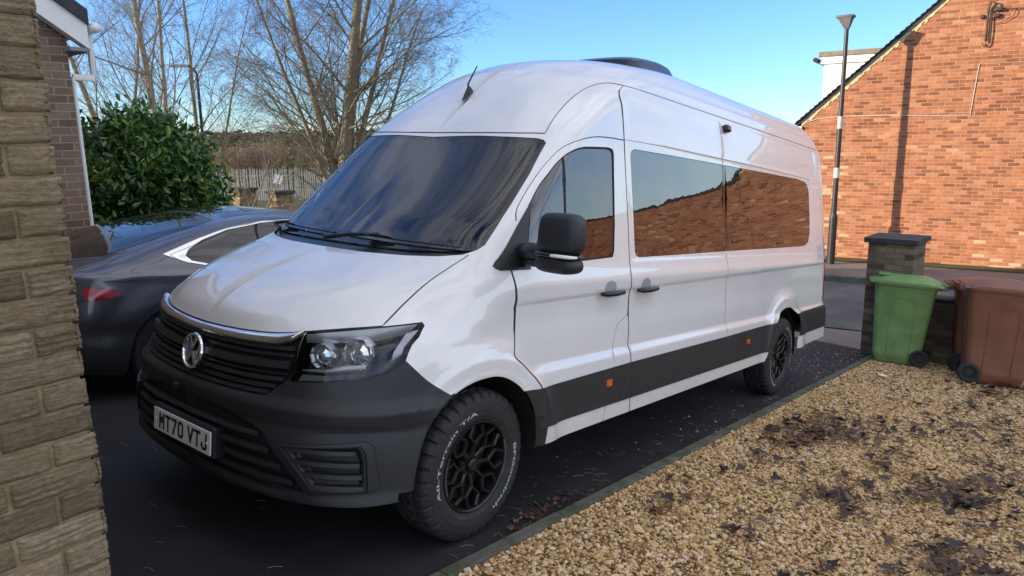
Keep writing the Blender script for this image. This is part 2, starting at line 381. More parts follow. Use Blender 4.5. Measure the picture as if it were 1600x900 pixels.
# ------------------------------------------------------------------ the van
VR = [[0.23, 0.158, 0.5488, 0.9842, 3.0512], [0.27, 0.088, 0.6239, 1.0182, 3.0103], [0.33, 0.0684, 0.6995, 1.0337, 2.9688], [0.45, 0.0447, 0.7767, 1.0327, 2.9251], [0.6, 0.0246, 0.8302, 1.0229, 2.8746], [0.73, 0.048, 0.8914, 1.0127, 2.8179], [0.8, 0.0643, 0.928, 1.0046, 2.7812], [0.95, 0.0973, 0.9719, 0.9966, 2.6634], [1.03, 0.1162, 0.9903, 0.9867, 2.5706], [1.08, 0.1416, 1.0667, 0.9815, 2.5117], [1.16, 0.2277, 1.2252, 0.9796, 2.4821], [1.25, 0.396, 1.3396, 0.9783, 2.5478], [1.34, 0.6597, 1.4331, 0.9643, 2.5734], [1.42, 0.8491, 1.48, 0.9512, 2.6913], [1.6, 1.0751, 1.5667, 0.9242, 2.8176], [1.8, 1.3076, 1.7024, 0.8915, 2.9477], [2.0, 1.5099, 1.8893, 0.8589, 2.9801], [2.1, 1.6024, 2.0291, 0.8439, 2.9144], [2.2, 1.6943, 2.1824, 0.8272, 2.7462], [2.32, 1.8226, 2.4016, 0.8044, 2.5743], [2.42, 1.9445, 2.6338, 0.7779, 2.4996], [2.51, 2.0677, 2.8789, 0.748, 2.4194], [2.585, 2.2249, 3.1381, 0.7117, 2.4281], [2.645, 2.3817, 3.3599, 0.681, 2.4219], [2.69, 2.5543, 3.5895, 0.643, 2.4003], [2.72, 2.7576, 3.8202, 0.5949, 2.364], [2.74, 3.0436, 4.0933, 0.5007, 2.3301], [2.75, 3.3659, 4.3617, 0.3876, 2.2949], [2.754, 3.6734, 4.6285, 0.001, 2.2587]]
for r in VR:
    z = r[0]; e = 6.83 if z < 2.4 else 6.83-.5*((z-2.4)/.35)**2
    r += [e-.12, e, 2.6]
VUV = dict(
 head=[(0.3645, 0.8737), (0.4751, 0.8965), (0.5894, 0.9191), (0.7088, 0.9402), (0.731, 0.9232), (0.751, 0.8725), (0.7371, 0.7725), (0.7156, 0.7417), (0.6922, 0.7236), (0.6109, 0.6997), (0.4446, 0.6743), (0.3426, 0.6643), (0.3503, 0.7595), (0.3597, 0.8606)],
 hoodfront=[(0.0, 0.8351), (0.0707, 0.8392), (0.1985, 0.8479), (0.2641, 0.8557), (0.3106, 0.8634), (0.3634, 0.8761), (0.4729, 0.9002), (0.5894, 0.9191)],
 hoodseam=[(0.5897, 0.9191), (0.5832, 1.0375), (0.5722, 1.1917), (0.5718, 1.3195), (0.5896, 1.4100)],
 grille=[(0.0, 0.8259), (0.0729, 0.829), (0.2014, 0.8358), (0.3132, 0.8564), (0.3587, 0.863), (0.3503, 0.7595), (0.3426, 0.6643), (0.3264, 0.6615), (0.2589, 0.5887), (0.248, 0.5849), (0.1079, 0.5782), (0.0, 0.5705)],
 chrome=[(0.0, 0.8330), (0.0718, 0.8375), (0.1997, 0.8461), (0.2624, 0.8537), (0.3104, 0.8617), (0.3616, 0.8738), (0.3348, 0.8386), (0.284, 0.815), (0.1578, 0.8106), (0.0, 0.8060)],
 bumpw=[(0.7371, 0.7725), (0.8341, 0.6794), (0.9288, 0.5984)],
 gap=[(0.2736, 0.4344), (0.4941, 0.4716), (0.715, 0.4799), (0.8254, 0.4908), (0.9002, 0.5033)],
 lip=[(0.0, 0.1262), (0.1901, 0.1509), (0.3155, 0.1543), (0.5439, 0.1574), (0.6995, 0.1585), (0.8699, 0.1648)],
 fogout=[(0.2843, 0.4219), (0.3113, 0.4000), (0.3455, 0.4104), (0.6678, 0.4416), (0.7039, 0.4196), (0.749, 0.2364), (0.7334, 0.2178), (0.5659, 0.2097), (0.4429, 0.1965), (0.407, 0.2247)],
 fogin=[(0.3518, 0.3964), (0.6443, 0.4168), (0.6666, 0.3721), (0.6761, 0.2236), (0.4677, 0.2215)],
 opening=[(0.0, 0.5040), (0.0875, 0.4985), (0.2104, 0.4649), (0.2714, 0.4338), (0.2993, 0.3739), (0.43, 0.1965), (0.317, 0.1807), (0.1901, 0.1749), (0.0, 0.1650)],
 cap=[(0.5878, 2.2081), (0.5792, 2.2867), (0.5806, 2.4528), (0.609, 2.595), (0.6831, 2.6684), (0.7689, 2.68)],
 mirrbase=[(0.7941, 1.7546), (0.7749, 1.589), (0.7508, 1.3677), (0.7560, 1.335), (0.7817, 1.3143), (0.8123, 1.2988), (0.9656, 1.3057)])
vsf = Surf(VR)
RAW = vsf.raw
P = {}
VUV['hoodseam'] = crs(VUV['hoodseam']); VUV['hoodfront'] = crs(VUV['hoodfront'], 3)
P['hoodedge'] = RAW(VUV['hoodfront'])+RAW(VUV['hoodseam'])[1:]
hood_rear = vsf.front([(0.0, 1.385), (.3, 1.385), (.55, 1.392), (.70, 1.402), (.785, 1.418)])
P['bonnet'] = RAW(VUV['hoodfront'])+RAW(VUV['hoodseam'])[1:-1]+hood_rear[::-1]
P['wind'] = vsf.front([(0, 1.42), (.24, 1.42), (.53, 1.42), (.71, 1.43), (.82, 1.445), (.832, 1.47), (.83, 1.54), (.82, 1.68), (.80, 1.85), (.765, 2.035), (.745, 2.052), (.71, 2.06), (.32, 2.062), (0, 2.05)])
P['cowl'] = hood_rear+vsf.front([(.785, 1.418), (.82, 1.445), (.71, 1.43), (.53, 1.42), (.24, 1.42), (0, 1.42)])
P['head'] = RAW(VUV['head']); P['grille'] = RAW(VUV['grille'])
P['opening'] = RAW(VUV['opening']); P['fogin'] = RAW(VUV['fogin']); P['fogout'] = RAW(VUV['fogout'])
archF = vsf.side([(.50, .20)]+crs([(.53, .36), (.55, .49), (.59, .61), (.655, .71), (.745, .78), (.85, .825), (.96, .842), (1.07, .84), (1.18, .805), (1.29, .73), (1.365, .62), (1.40, .50), (1.41, .40)])+[(1.41, .20)], .04)
archR = vsf.side([(4.86, .20)]+crs([(4.86, .44), (4.92, .55), (4.99, .65), (5.06, .72), (5.13, .775), (5.22, .825), (5.34, .862), (5.45, .874), (5.55, .867), (5.65, .83), (5.73, .77), (5.78, .68), (5.80, .56)])+[(5.80, .20)], .04)
P['archF'] = archF; P['archR'] = archR
P['sill'] = vsf.side([(1.41, .415), (2.6, .42), (4.86, .43)]); P['sillR'] = vsf.side([(5.80, .44), (6.60, .47), (6.70, .47)])+[(1.25+5+1.1, vsf.tz(.47))]
P['clad'] = vsf.side([(1.475, .51), (2.6, .51), (4.905, .515), (4.92, .55), (4.99, .65), (5.06, .72), (5.11, .757), (3.98, .742), (2.4, .735), (1.46, .72)])
P['cladF'] = vsf.side([(1.29, .73), (1.365, .62), (1.40, .50), (1.41, .40), (1.465, .42), (1.475, .51), (1.46, .72), (1.38, .725)])
P['cladR'] = vsf.side([(5.80, .57), (6.70, .585)])+[(7.35, vsf.tz(.585)), (7.35, vsf.tz(.83))]+vsf.side([(6.70, .815), (5.70, .795), (5.735, .765), (5.78, .68)])
bl = RAW(VUV['grille'])[::-1]
bumper_edge = RAW([(0.0, .5705), (.1079, .5782), (.248, .5849), (.2589, .5887), (.3264, .6615), (.3426, .6643), (.4446, .6743), (.6109, .6997), (.6922, .7236), (.7156, .7417), (.7371, .7725), (.8341, .6794), (.93, .5984)])
P['bumper'] = bumper_edge+[q for q in archF if q[1] < vsf.tz(.79)][::-1][len([q for q in archF if q[1] < vsf.tz(.79) and q[0] > vsf.side([(1.0, .5)])[0][0]]):]+RAW(VUV['lip'])[::-1]
doorx = crs([(1.22, 1.36), (1.235, 1.2), (1.235, 1.0), (1.225, .92), (1.30, .86), (1.40, .77), (1.46, .69), (1.475, .6), (1.468, .42)])
doort = crs([(1.32, 1.60), (1.35, 1.66), (1.45, 1.77), (1.61, 1.92), (1.75, 2.02), (1.91, 2.08), (2.08, 2.115), (2.25, 2.128), (2.42, 2.132)])
P['door'] = vsf.side([(1.22, 1.36)]+doort+[(2.42, .42)]+doorx[::-1])
P['dglass'] = vsf.side([(1.32, 1.372)]+crs([(1.415, 1.685), (1.51, 1.79), (1.60, 1.87), (1.68, 1.935), (1.77, 1.99), (1.88, 2.03), (2.0, 2.05), (2.22, 2.068)])+[(2.262, 2.064), (2.278, 2.055), (2.285, 2.03), (2.255, 1.60), (2.235, 1.44), (2.215, 1.405), (1.9, 1.39)])
P['mirrbase'] = RAW(VUV['mirrbase'])
def rrect(x0, x1, z0, z1, r, zr=None):
    o = []
    for cx, cz, a0 in ((x1-r, z0+r, -90), (x1-r, z1-r, 0), (x0+r, z1-r, 90), (x0+r, z0+r, 180)):
        for k in range(5): a = radians(a0+22.5*k); o.append((cx+r*cos(a), cz+r*sin(a)))
    return o
P['win1'] = vsf.side([(2.50, 1.44), (2.50, 2.05), (2.515, 2.075), (2.55, 2.09), (3.2, 2.10), (3.988, 2.108), (3.988, 1.425), (3.2, 1.41), (2.56, 1.40), (2.515, 1.41)])
P['win2'] = vsf.side([(4.0, 2.108), (5.2, 2.118), (5.84, 2.12), (6.10, 2.11), (6.19, 2.08), (6.235, 2.01), (6.23, 1.75), (6.21, 1.59), (6.15, 1.50), (6.05, 1.465), (5.9, 1.455), (5.43, 1.447), (4.0, 1.425)])
P['tail'] = [(1.25+5-.02, vsf.tz(.86)), (1.25+5+.5, vsf.tz(.86)), (1.25+5+.5, vsf.tz(1.42)), (1.25+5.04, vsf.tz(1.42))]
capl = vsf.front([(0, 2.078), (.30, 2.08), (.60, 2.086), (.72, 2.093)])+RAW(crs(VUV['cap']))+vsf.side([(2.6, 2.492), (3.0, 2.493), (4.0, 2.488), (5.5, 2.484), (6.65, 2.478)])
gaps = dict(cap=capl, hood=P['hoodedge'], doorA=vsf.side([(1.32, 1.60)]+doort[1:]), doorB=vsf.side(doorx[::-1]), seam2=vsf.side([(2.42, .42), (2.42, 2.41), (2.45, 2.45), (2.52, 2.485)]),
            seam3=vsf.side([(3.99, .76), (3.99, 2.45)]), flap=vsf.side([(2.41, 1.04), (2.28, .99), (2.24, .91), (2.21, .77)]), sline=vsf.side([(2.42, 2.137), (3.0, 2.15), (4.7, 2.152), (6.3, 2.14)]),
            gapb=RAW(VUV['gap']), sep=vsf.side([(2.10, .42), (2.12, .51)]), rear=[(1.25+5-.05, vsf.tz(.83)), (1.25+5-.05, vsf.tz(2.40))])
GW = {k: .0042 for k in gaps}; GW['flap'] = .0016; GW['sline'] = .0020; GW['sep'] = .0016; GW['seam3'] = .0024
fogc = (4.9, .4)
def vdisp(s, u, v, p):
    x, y, z = p[..., 0], np.abs(p[..., 1]), p[..., 2]
    sd = smooth(.70, 1.05, u)*(u < 2.4)
    d = np.zeros_like(x)
    # lower flare above the cladding, fading round the wheel arches
    d += sd*.024*(smooth(.850, .785, z)-.35)*smooth(1.25, 1.6, x)
    # arches
    for cx, cz, R0 in ((1.0, .36, .485), (5.43, .41, .465)):
        r = np.hypot(x-cx, z-cz); lip = (0.45*smooth(R0+.12, R0+.08, r)+.55*smooth(R0+.20, R0+.08, r))*smooth(R0-.06, R0+.0, r+.03)
        d += sd*.024*lip*smooth(cz-.15, cz+.1, z)
        d += sd*.004*np.exp(-((r-R0-.012)/.014)**2)*smooth(cz-.15, cz+.1, z)
    zc = 1.19+.017*(x-1.24)
    d += sd*(.008*smooth(zc-.028, zc+.004, z)*smooth(1.385, 1.26, z)-.004*smooth(zc+.004, zc-.028, z)*smooth(zc-.20, zc-.03, z))*smooth(1.05, 1.4, x)
    # upper body recessed panels between belt and gutter
    inx = smooth(2.44, 2.50, x)*smooth(6.55, 6.45, x)
    d -= sd*.006*smooth(2.155, 2.185, z)*smooth(2.452, 2.435, z)*inx*(1-.9*np.exp(-((x-3.99)/.03)**2))
    d -= sd*.007*np.exp(-((z-2.505)/.012)**2)*smooth(2.3, 2.6, x)
    d += sd*.006*np.exp(-((z-2.56)/.016)**2)*smooth(2.4, 2.8, x)
    # window surround step
    d -= sd*.004*smooth(1.37, 1.39, z)*smooth(2.17, 2.14, z)*smooth(2.44, 2.47, x)*smooth(6.34, 6.28, x)
    # bonnet: raised centre with a crease each side
    hb = smooth(1.05, 1.12, z)*smooth(1.40, 1.33, z)*(1-smooth(.55, .7, u))
    yc = .36+.42*(z-1.05)/.35
    d += hb*.009*smooth(yc+.10, yc-.04, y)
    d += .010*np.exp(-((z-1.31)/.05)**2)*np.exp(-((y-.80)/.05)**2)
    # bumper ridge and face
    fb = smooth(1.0, .8, u)
    d += fb*.020*np.maximum(0, 1-np.abs(z-.748)/.055)*smooth(.97, .85, u)
    d -= fb*.009*smooth(.70, .67, z)*smooth(.36, .42, z)
    if REC:
        S = np.where(u < 1, 1.25*u, 1.25+s.LM*(u-1)); Q = np.stack([S.ravel(), v.ravel()], -1)
        for nm, dp in REC:
            pl = np.array(P[nm]); m0 = (Q[:, 0] > pl[:, 0].min()-.01) & (Q[:, 0] < pl[:, 0].max()+.01) & (Q[:, 1] > pl[:, 1].min()-.01) & (Q[:, 1] < pl[:, 1].max()+.01)
            if m0.any():
                q = Q[m0]; dist = dline(q, P[nm] if nm not in ('opening', 'grille') else P[nm], closed=nm not in ('opening', 'grille')); ins = pip(q, P[nm])
                dd = np.zeros(len(Q)); dd[m0] = np.where(ins, dp*smooth(.0, .022, dist), 0); d = d+dd.reshape(d.shape)
    return d
REC = [('opening', -.035), ('fogin', -.035), ('grille', -.035)]
vsf.disp = vdisp
def inset(poly, d):
    q = np.array(poly); 
    if np.hypot(*(q[0]-q[-1])) < 1e-6: q = q[:-1]
    a = (q[:, 0]*np.roll(q[:, 1], -1)-np.roll(q[:, 0], -1)*q[:, 1]).sum(); t = np.roll(q, -1, 0)-np.roll(q, 1, 0); t /= np.maximum(np.linalg.norm(t, axis=1)[:, None], 1e-9); n = np.stack([-t[:, 1], t[:, 0]], -1)*(1 if a > 0 else -1); r = q+n*d
    keep = dline(r, poly, True) > d*.8; r = r[keep]; return r.tolist()+[r[0].tolist()]
dwi = inset(P['dglass'], .017); w1i = inset(P['win1'], .007); w2i = inset(P['win2'], .007)
wdi = [q for q in inset(P['wind'], .030) if q[0] > .04]; bxl = vsf.side([(1.715, 1.40), (1.735, 1.99)], .05); bxa, bxb = offset_line(bxl, .011)
cz_ = lambda x, o: 1.19+.017*(x-1.24)+o
lines = [vsf.side([(1.25, cz_(1.25, .0)), (6.68, cz_(6.68, .0))]), vsf.side([(1.25, cz_(1.25, -.014)), (6.68, cz_(6.68, -.014))]), vsf.side([(1.25, cz_(1.25, -.030)), (6.68, cz_(6.68, -.030))]), vsf.side([(1.6, .850), (4.88, .850)]), vsf.side([(1.6, .785), (4.90, .785)]), vsf.side([(1.0+.58*cos(a), .36+.58*sin(a)) for a in np.linspace(.15, 2.9, 30)]), vsf.side([(5.43+.56*cos(a), .41+.56*sin(a)) for a in np.linspace(.15, 2.9, 30)]), wdi, dwi, w1i, w2i, bxa.tolist(), bxb.tolist(), P['bonnet']+P['bonnet'][:1], P['wind'], P['cowl'], P['head']+P['head'][:1], P['grille'], P['opening'], P['fogin']+P['fogin'][:1], P['fogout']+P['fogout'][:1], archF, archR, P['sill'], P['sillR'],
         P['clad']+P['clad'][:1], P['cladF']+P['cladF'][:1], P['cladR']+P['cladR'][:1], bumper_edge, RAW(VUV['lip']), P['dglass']+P['dglass'][:1], P['mirrbase']+P['mirrbase'][:1], P['win1']+P['win1'][:1], P['win2']+P['win2'][:1], P['tail']+P['tail'][:1]]
zl = lambda z0: [(0.7, vsf.tz(z0)), (6.3, vsf.tz(z0))]
vv, ff, cen = cut(vsf, lines, [gaps[k] for k in gaps], [GW[k] for k in gaps], gs=(.05, .024), fine=[(0, 1.1, .13, .60, .014), (0, .55, .56, .86, .016), (1.25*.35, 1.25*.76, .64, .95, .014), (.95, 1.6, .3, .72, .016), (4.2, 6.0, .35, .78, .020)])
cls = np.full(len(ff), 0)       # 0 body
IN = {k: pip(cen, P[k]) for k in P if k not in ('hoodedge', 'sill', 'sillR')}
gapm = np.zeros(len(ff), bool)
for k, g in gaps.items(): gapm |= dline(cen, g) < GW[k]
lipv = np.interp(cen[:, 0], [q[0] for q in RAW(VUV['lip'])], [q[1] for q in RAW(VUV['lip'])])
sx0 = vsf.side([(1.41, .41)])[0][0]; sx1 = vsf.side([(4.86, .43)])[0][0]; sx2 = vsf.side([(5.80, .44)])[0][0]; ax0 = vsf.side([(.50, .36)])[0][0]
drop = ((cen[:, 0] <= max(q[0] for q in RAW(VUV['lip']))) & (cen[:, 1] < lipv)) | IN['archF'] | IN['archR']
drop |= (cen[:, 0] > sx0) & (cen[:, 0] < sx1) & (cen[:, 1] < np.interp(cen[:, 0], [q[0] for q in P['sill']], [q[1] for q in P['sill']]))
drop |= (cen[:, 0] >= sx1) & (cen[:, 1] < np.interp(cen[:, 0], [q[0] for q in P['sillR']], [q[1] for q in P['sillR']]))
drop |= (cen[:, 0] > ax0-.05) & (cen[:, 0] <= sx0) & (cen[:, 1] < vsf.tz(.40))
below = np.interp(cen[:, 0], [q[0] for q in bumper_edge], [q[1] for q in bumper_edge])
bump_m = (cen[:, 0] < vsf.side([(1.0, .6)])[0][0]) & (cen[:, 1] < below)
van = empty('campervan', mat=SL.copy()); tag(van, 'long white high-roof van with black bumper and chunky black wheels on the drive', 'van')
def part(name, mask, mats, sides=(1, -1), mi=None, off=0, parent=van, gap_mi=None, label=None):
    f = ff[mask]; mi = np.zeros(len(f), int) if mi is None else mi[mask]
    if gap_mi is not None: mi = np.where(gapm[mask], gap_mi, mi)
    o = emit(vsf, vv, f, name, mats, mi, parent, sides, off)
    if label: o['label'] = label
    return o
used = drop.copy()
def take(m):
    global used
    r = m & ~used; used = used | r; return r
fritw = dline(cen, P['wind']); m = take(IN['wind'])
part('windscreen', m, [MT['wscreen'], MT['frit']], mi=(np.where((fritw < .0298) | ((cen[:, 1] > vsf.tz(1.46)) & (cen[:, 0] > 1.25*.60)), 1, 0)), off=-.003)
part('cowl_panel', take(IN['cowl']), [MT['gloss_black']], off=-.012)
m = take(IN['head'])
for sd_ in (1, -1):
    hl = part('headlight', m, [MT['lens']], sides=(sd_,))
    if sd_ == 1: hl1 = hl
    else: hl2 = hl
hmask = m.copy()
m = take(IN['grille']); part('grille', m, [MT['gap']])
m = take(IN['bonnet']); part('bonnet', m, [MT['paint'], MT['gap']], gap_mi=1)
m = take(bump_m); part('front_bumper', m, [MT['plastic'], MT['gap']], gap_mi=1, mi=np.where(IN['opening'] & (dline(cen, P['opening']) > .02), 1, 0))
for nm in ('win1', 'win2'):
    m = take(IN[nm])
    for sd_ in (1, -1): part('side_window', m, [MT['privacy'], MT['frit']], sides=(sd_,), off=-.002, mi=np.where(~pip(cen, w1i if nm == 'win1' else w2i), 1, 0))
mg = IN['dglass'] & ~IN['mirrbase']; mg = take(mg); fr = dline(cen, P['dglass'], True)
bx = vsf.side([(1.715, 1.40), (1.735, 1.99)], .05); fr2 = dline(cen, bx)
m_mb = take(IN['mirrbase'])
m_cl = {k: take(IN[k]) for k in ('clad', 'cladF', 'cladR')}
m_tail = take(IN['tail'])
m_door = take(IN['door'])
for sd_ in (1, -1):
    dr = part('cab_door', m_door | (m_cl['clad'] & False), [MT['paint'], MT['gap']], sides=(sd_,), gap_mi=1)
    part('door_window', mg, [MT['dglass'], MT['gap']], sides=(sd_,), mi=np.where(~pip(cen, dwi) | (fr2 < .0108), 1, 0), off=-.004, parent=dr)
    part('mirror_base', m_mb, [MT['plastic']], sides=(sd_,), off=.006, parent=dr)
    for k in m_cl: part('side_cladding', m_cl[k], [MT['plastic'], MT['gap']], sides=(sd_,), gap_mi=1, off=.009)
    part('tail_light', m_tail, [MT['red']], sides=(sd_,), off=.004)
    if sd_ == 1: door1 = dr
    else: door2 = dr
part('body', ~used, [MT['paint'], MT['gap']], gap_mi=1)

# strips laid on the body surface (slats, chrome)
def strip(fn, y0, y1, offs=(.0, .02, .02, .0), n=40, both=True):
    """fn(y)->(z0,z1): a raised bar between two heights following the nose"""
    b = MB(); ys = np.linspace(y0, y1, n); rows = []
    for y in ys:
        z0, z1 = fn(y); q = []
        for zz, of in ((z0, offs[0]), (z0+(z1-z0)*.15, offs[1]), (z1-(z1-z0)*.15, offs[2]), (z1, offs[3])):
            u, v = vsf.u_y(max(abs(y), 1e-3), zz); uu = np.array([max(u, .004)]); va = np.array([v]); p = vsf.base(uu, va)[0]; nn = vsf.bn(uu, va)[0]; p = p+nn*of
            q.append((p[0], p[1]*(1 if y <= 0 else -1), p[2]))
        rows.append(q)
    V = [p for r in rows for p in r]; F = [(i*4+j, (i+1)*4+j, (i+1)*4+j+1, i*4+j+1) for i in range(n-1) for j in range(3)]+[(0, 1, 2, 3), ((n-1)*4+3, (n-1)*4+2, (n-1)*4+1, (n-1)*4)]
    b.add(V, [f[::-1] for f in F]); return b
gb = MB()
def gy(z): return float(np.interp(z, [.775, .79, .86, .96, 1.03], [.50, .53, .60, .605, .59]))
for z0, z1, of in ((.968, .992, .008), (.942, .962, -.006), (.888, .932, .014), (.868, .880, -.006), (.838, .862, .006), (.806, .832, -.006), (.782, .802, .006)):
    yy = gy((z0+z1)/2)-.012; s_ = strip(lambda y: (z0+.018*(abs(y)/.6)**2, z1+.018*(abs(y)/.6)**2), -yy, yy, (-.03, of, of-.002, -.03)); gb.add(s_.V, s_.F)
for sg in (1, -1):      # solid cheek at each end of the grille
    s_ = strip(lambda y: (.80+.9*max(0, abs(y)-.52) if abs(y) > .52 else .80, 1.00), sg*-.47, sg*-.585, (-.03, .004, .004, -.03), 6)
gb.build('grille_slat', MT['plastic'], van)['label'] = 'row of black grille slats'
cb = MB(); ch = VUV['chrome']; up = ch[:6]; lo = [(0.0, .7900), (.1578, .7960), (.284, .8060), (.325, .8280), (.3616, .8690)]
V = []; n = 30
for sg in (1, -1):
    for i in range(n):
        u = .3600*i/(n-1)+.0001; vu = np.interp(u, [a for a, b in up], [b for a, b in up]); vl = min(vu-.002, np.interp(u, [a for a, b in lo], [b for a, b in lo]))
        for vq, of in ((vl, -.01), (vl+.08*(vu-vl), .018), (vl+.55*(vu-vl), .022), (vu-.06*(vu-vl), .010), (vu, -.004)):
            ua, va = np.array([max(u, .004)]), np.array([vq]); p = vsf.base(ua, va)[0]+vsf.bn(ua, va)[0]*of; V.append((p[0], (p[1] if i else 0)*sg, p[2]))
F = []
for s_ in range(2):
    for i in range(n-1):
        for j in range(4):
            a = s_*n*5+i*5+j; f = (a, a+1, a+6, a+5); F.append(f if s_ else f[::-1])
cb.add(V, F); o = cb.build('chrome_strip', MT['chrome'], van, smooth=True)
# lower grille ribs
lb = MB()
for z0, z1 in ((.612, .640), (.548, .575), (.484, .512), (.425, .450), (.375, .395)):
    yy = float(np.interp(z0, [.37, .40, .57, .63, .70], [.66, .72, .56, .50, .4])); s_ = strip(lambda y: (z0, z1), -yy, yy, (-.035, -.006, -.012, -.035)); lb.add(s_.V, s_.F)
lb.build('lower_grille_slat', MT['plastic'], van)['label'] = 'row of black ribs in the bumper opening'
for sg in (1, -1):
    fb_ = MB()
    for z0, z1, ya, yb in ((.575, .600, .675, .905), (.522, .548, .70, .922), (.470, .496, .735, .932), (.428, .445, .775, .938)):
        s_ = strip(lambda y: (z0, z1+.0), -sg*ya, -sg*yb, (-.03, -.010, -.014, -.03), 12); fb_.add(s_.V, [f if sg == 1 else f[::-1] for f in s_.F])
    fb_.build('fog_slat', MT['plastic'], van)
    # raised frame round the fog recess
    ring = MB(); oo = dens(VUV['fogout'], .02)
    oo = dens(VUV['fogout']+VUV['fogout'][:1], .03)[:-1]; cx_, cy_ = np.mean(oo, 0)
    K = len(oo); V = []
    fi = np.array(dens(VUV['fogin']+VUV['fogin'][:1], .01))
    for (a, b) in oo:
        j = np.argmin((fi[:, 0]-a)**2*1.5+(fi[:, 1]-b)**2); ia, ib = fi[j]
        for t_, of in ((0, -.004), (.15, .010), (.8, .012), (1.0, -.03)):
            ua, va = np.array([a+(ia-a)*t_]), np.array([b+(ib-b)*t_]); p = vsf.base(ua, va)[0]+vsf.bn(ua, va)[0]*(of-.008); V.append((p[0], p[1]*sg, p[2]))
    F = [(i*4+j, i*4+j+1, ((i+1) % K)*4+j+1, ((i+1) % K)*4+j) for i in range(K) for j in range(3)]
    ring.add(V, F if sg == 1 else [f[::-1] for f in F]); ring.build('fog_surround', MT['plastic'], van, smooth='auto')
# headlight internals, built behind the clear lens
def spt(u, v, off):
    ua, va = np.array([u]), np.array([v]); return Vector(vsf.base(ua, va)[0]+vsf.bn(ua, va)[0]*off)
for sg, hl in ((1, hl1), (-1, hl2)):
    mir = Matrix.Scale(sg, 4, (0, 1, 0)) if sg == -1 else Matrix.Identity(4)
    f = ff[hmask]; emit(vsf, vv, f, 'lamp_housing', [MT['gloss_black']], np.zeros(len(f), int), hl, (sg,), -.075)
    def sbar(name, uvs, offs, mat, n=20):
        b = MB(); q = dens(uvs, .03); V = []
        for i, (u, vlo, vhi) in enumerate(uvs_interp(uvs, n)):
            for vq, of in zip((vlo, vlo+(vhi-vlo)*.3, vhi), offs): V.append(mir@spt(u, vq, of))
        F = [(i*3+j, i*3+j+1, (i+1)*3+j+1, (i+1)*3+j) for i in range(n-1) for j in range(2)]
        b.add(V, F); return b.build(name, mat, hl, smooth=True)
    def uvs_interp(k, n):
        k = np.array(k); t = np.linspace(0, 1, n)*(len(k)-1); return np.stack([np.interp(t, np.arange(len(k)), k[:, i]) for i in range(3)], -1)
    sbar('lamp_brow', [(.365, .845, .868), (.47, .858, .892), (.585, .868, .914), (.70, .898, .932)], (-.04, -.018, -.006), MT['brow'])
    sbar('lamp_lower_trim', [(.365, .715, .722), (.46, .715, .735), (.52, .722, .755), (.60, .735, .760)], (-.05, -.028, -.04), MT['brow'])
    sbar('lamp_foot', [(.36, .672, .700), (.46, .682, .705), (.56, .698, .715)], (-.02, -.03, -.05), MT['cabin_grey'])
    sbar('lamp_marker', [(.69, .77, .905), (.725, .80, .915)], (-.03, -.02, -.03), MT['brow'], 4)
    for (u, v, rad) in ((.440, .795, .050), (.575, .812, .064)):
        c = spt(u, v, -.050); nn = Vector(vsf.bn(np.array([u]), np.array([v]))[0]); fw = Vector((-1, -.25, 0)).normalized(); fw = (nn*.4+fw).normalized()
        M_ = mir@frame(c, Vector((0, -1, 0)).cross(fw)*-1 if False else fw.cross(Vector((0, 0, 1))), Vector((0, 0, 1)))
        rb = MB(); prof = [(.001, -.035), (rad*.35, -.033), (rad*.7, -.022), (rad*.95, .0), (rad*1.05, .018), (rad*1.12, .018), (rad*1.12, -.04)]
        for k_ in range(len(prof)): pass
        rb.lathe(prof, 10, M=M_); rb.build('reflector', MT['reflector'], hl)
        bb = MB(); bb.lathe([(.001, -.005), (.008, -.008), (.010, -.03)], 10, M=M_); bb.build('bulb', MT['chrome'], hl, smooth=True)
# emblem
eb = MB(); ec = Vector((-.012+.075, 0, .896)); EM = frame(ec, (0, -1, 0), (.16, 0, 1)); R_ = .083
eb.lathe([(R_, -.02), (R_+.004, .004), (R_, .012), (R_-.010, .013), (R_-.014, .006), (R_-.014, -.02)], 48, M=EM)
def bar2(b, p, q, wd, M, h=(0, .008), mi=0):
    p, q = Vector(p), Vector(q); d = (q-p).normalized(); n = Vector((-d.y, d.x))*wd/2
    b.prism([(p+n)[:], (p-n)[:], (q-n)[:], (q+n)[:]], h[0], h[1], M, mi)
R1 = R_-.013
Vt = [(-.030, R1*.93), (0, .012), (.030, R1*.93)]; Wt = [(-R1*.86, .040), (-.036, -R1*.86), (0, -.005), (.036, -R1*.86), (R1*.86, .040)]
for a, b_ in zip(Vt[:-1], Vt[1:]): bar2(eb, a, b_, .0125, EM)
for a, b_ in zip(Wt[:-1], Wt[1:]): bar2(eb, a, b_, .0125, EM)
eo = eb.build('emblem', MT['chrome'], van, smooth='auto')
b = MB(); b.lathe([(.001, -.002), (R_-.01, -.002), (R_-.005, -.03), (R_+.018, -.045)], 40, M=EM); b.build('emblem_disc', MT['gloss_black'], eo)
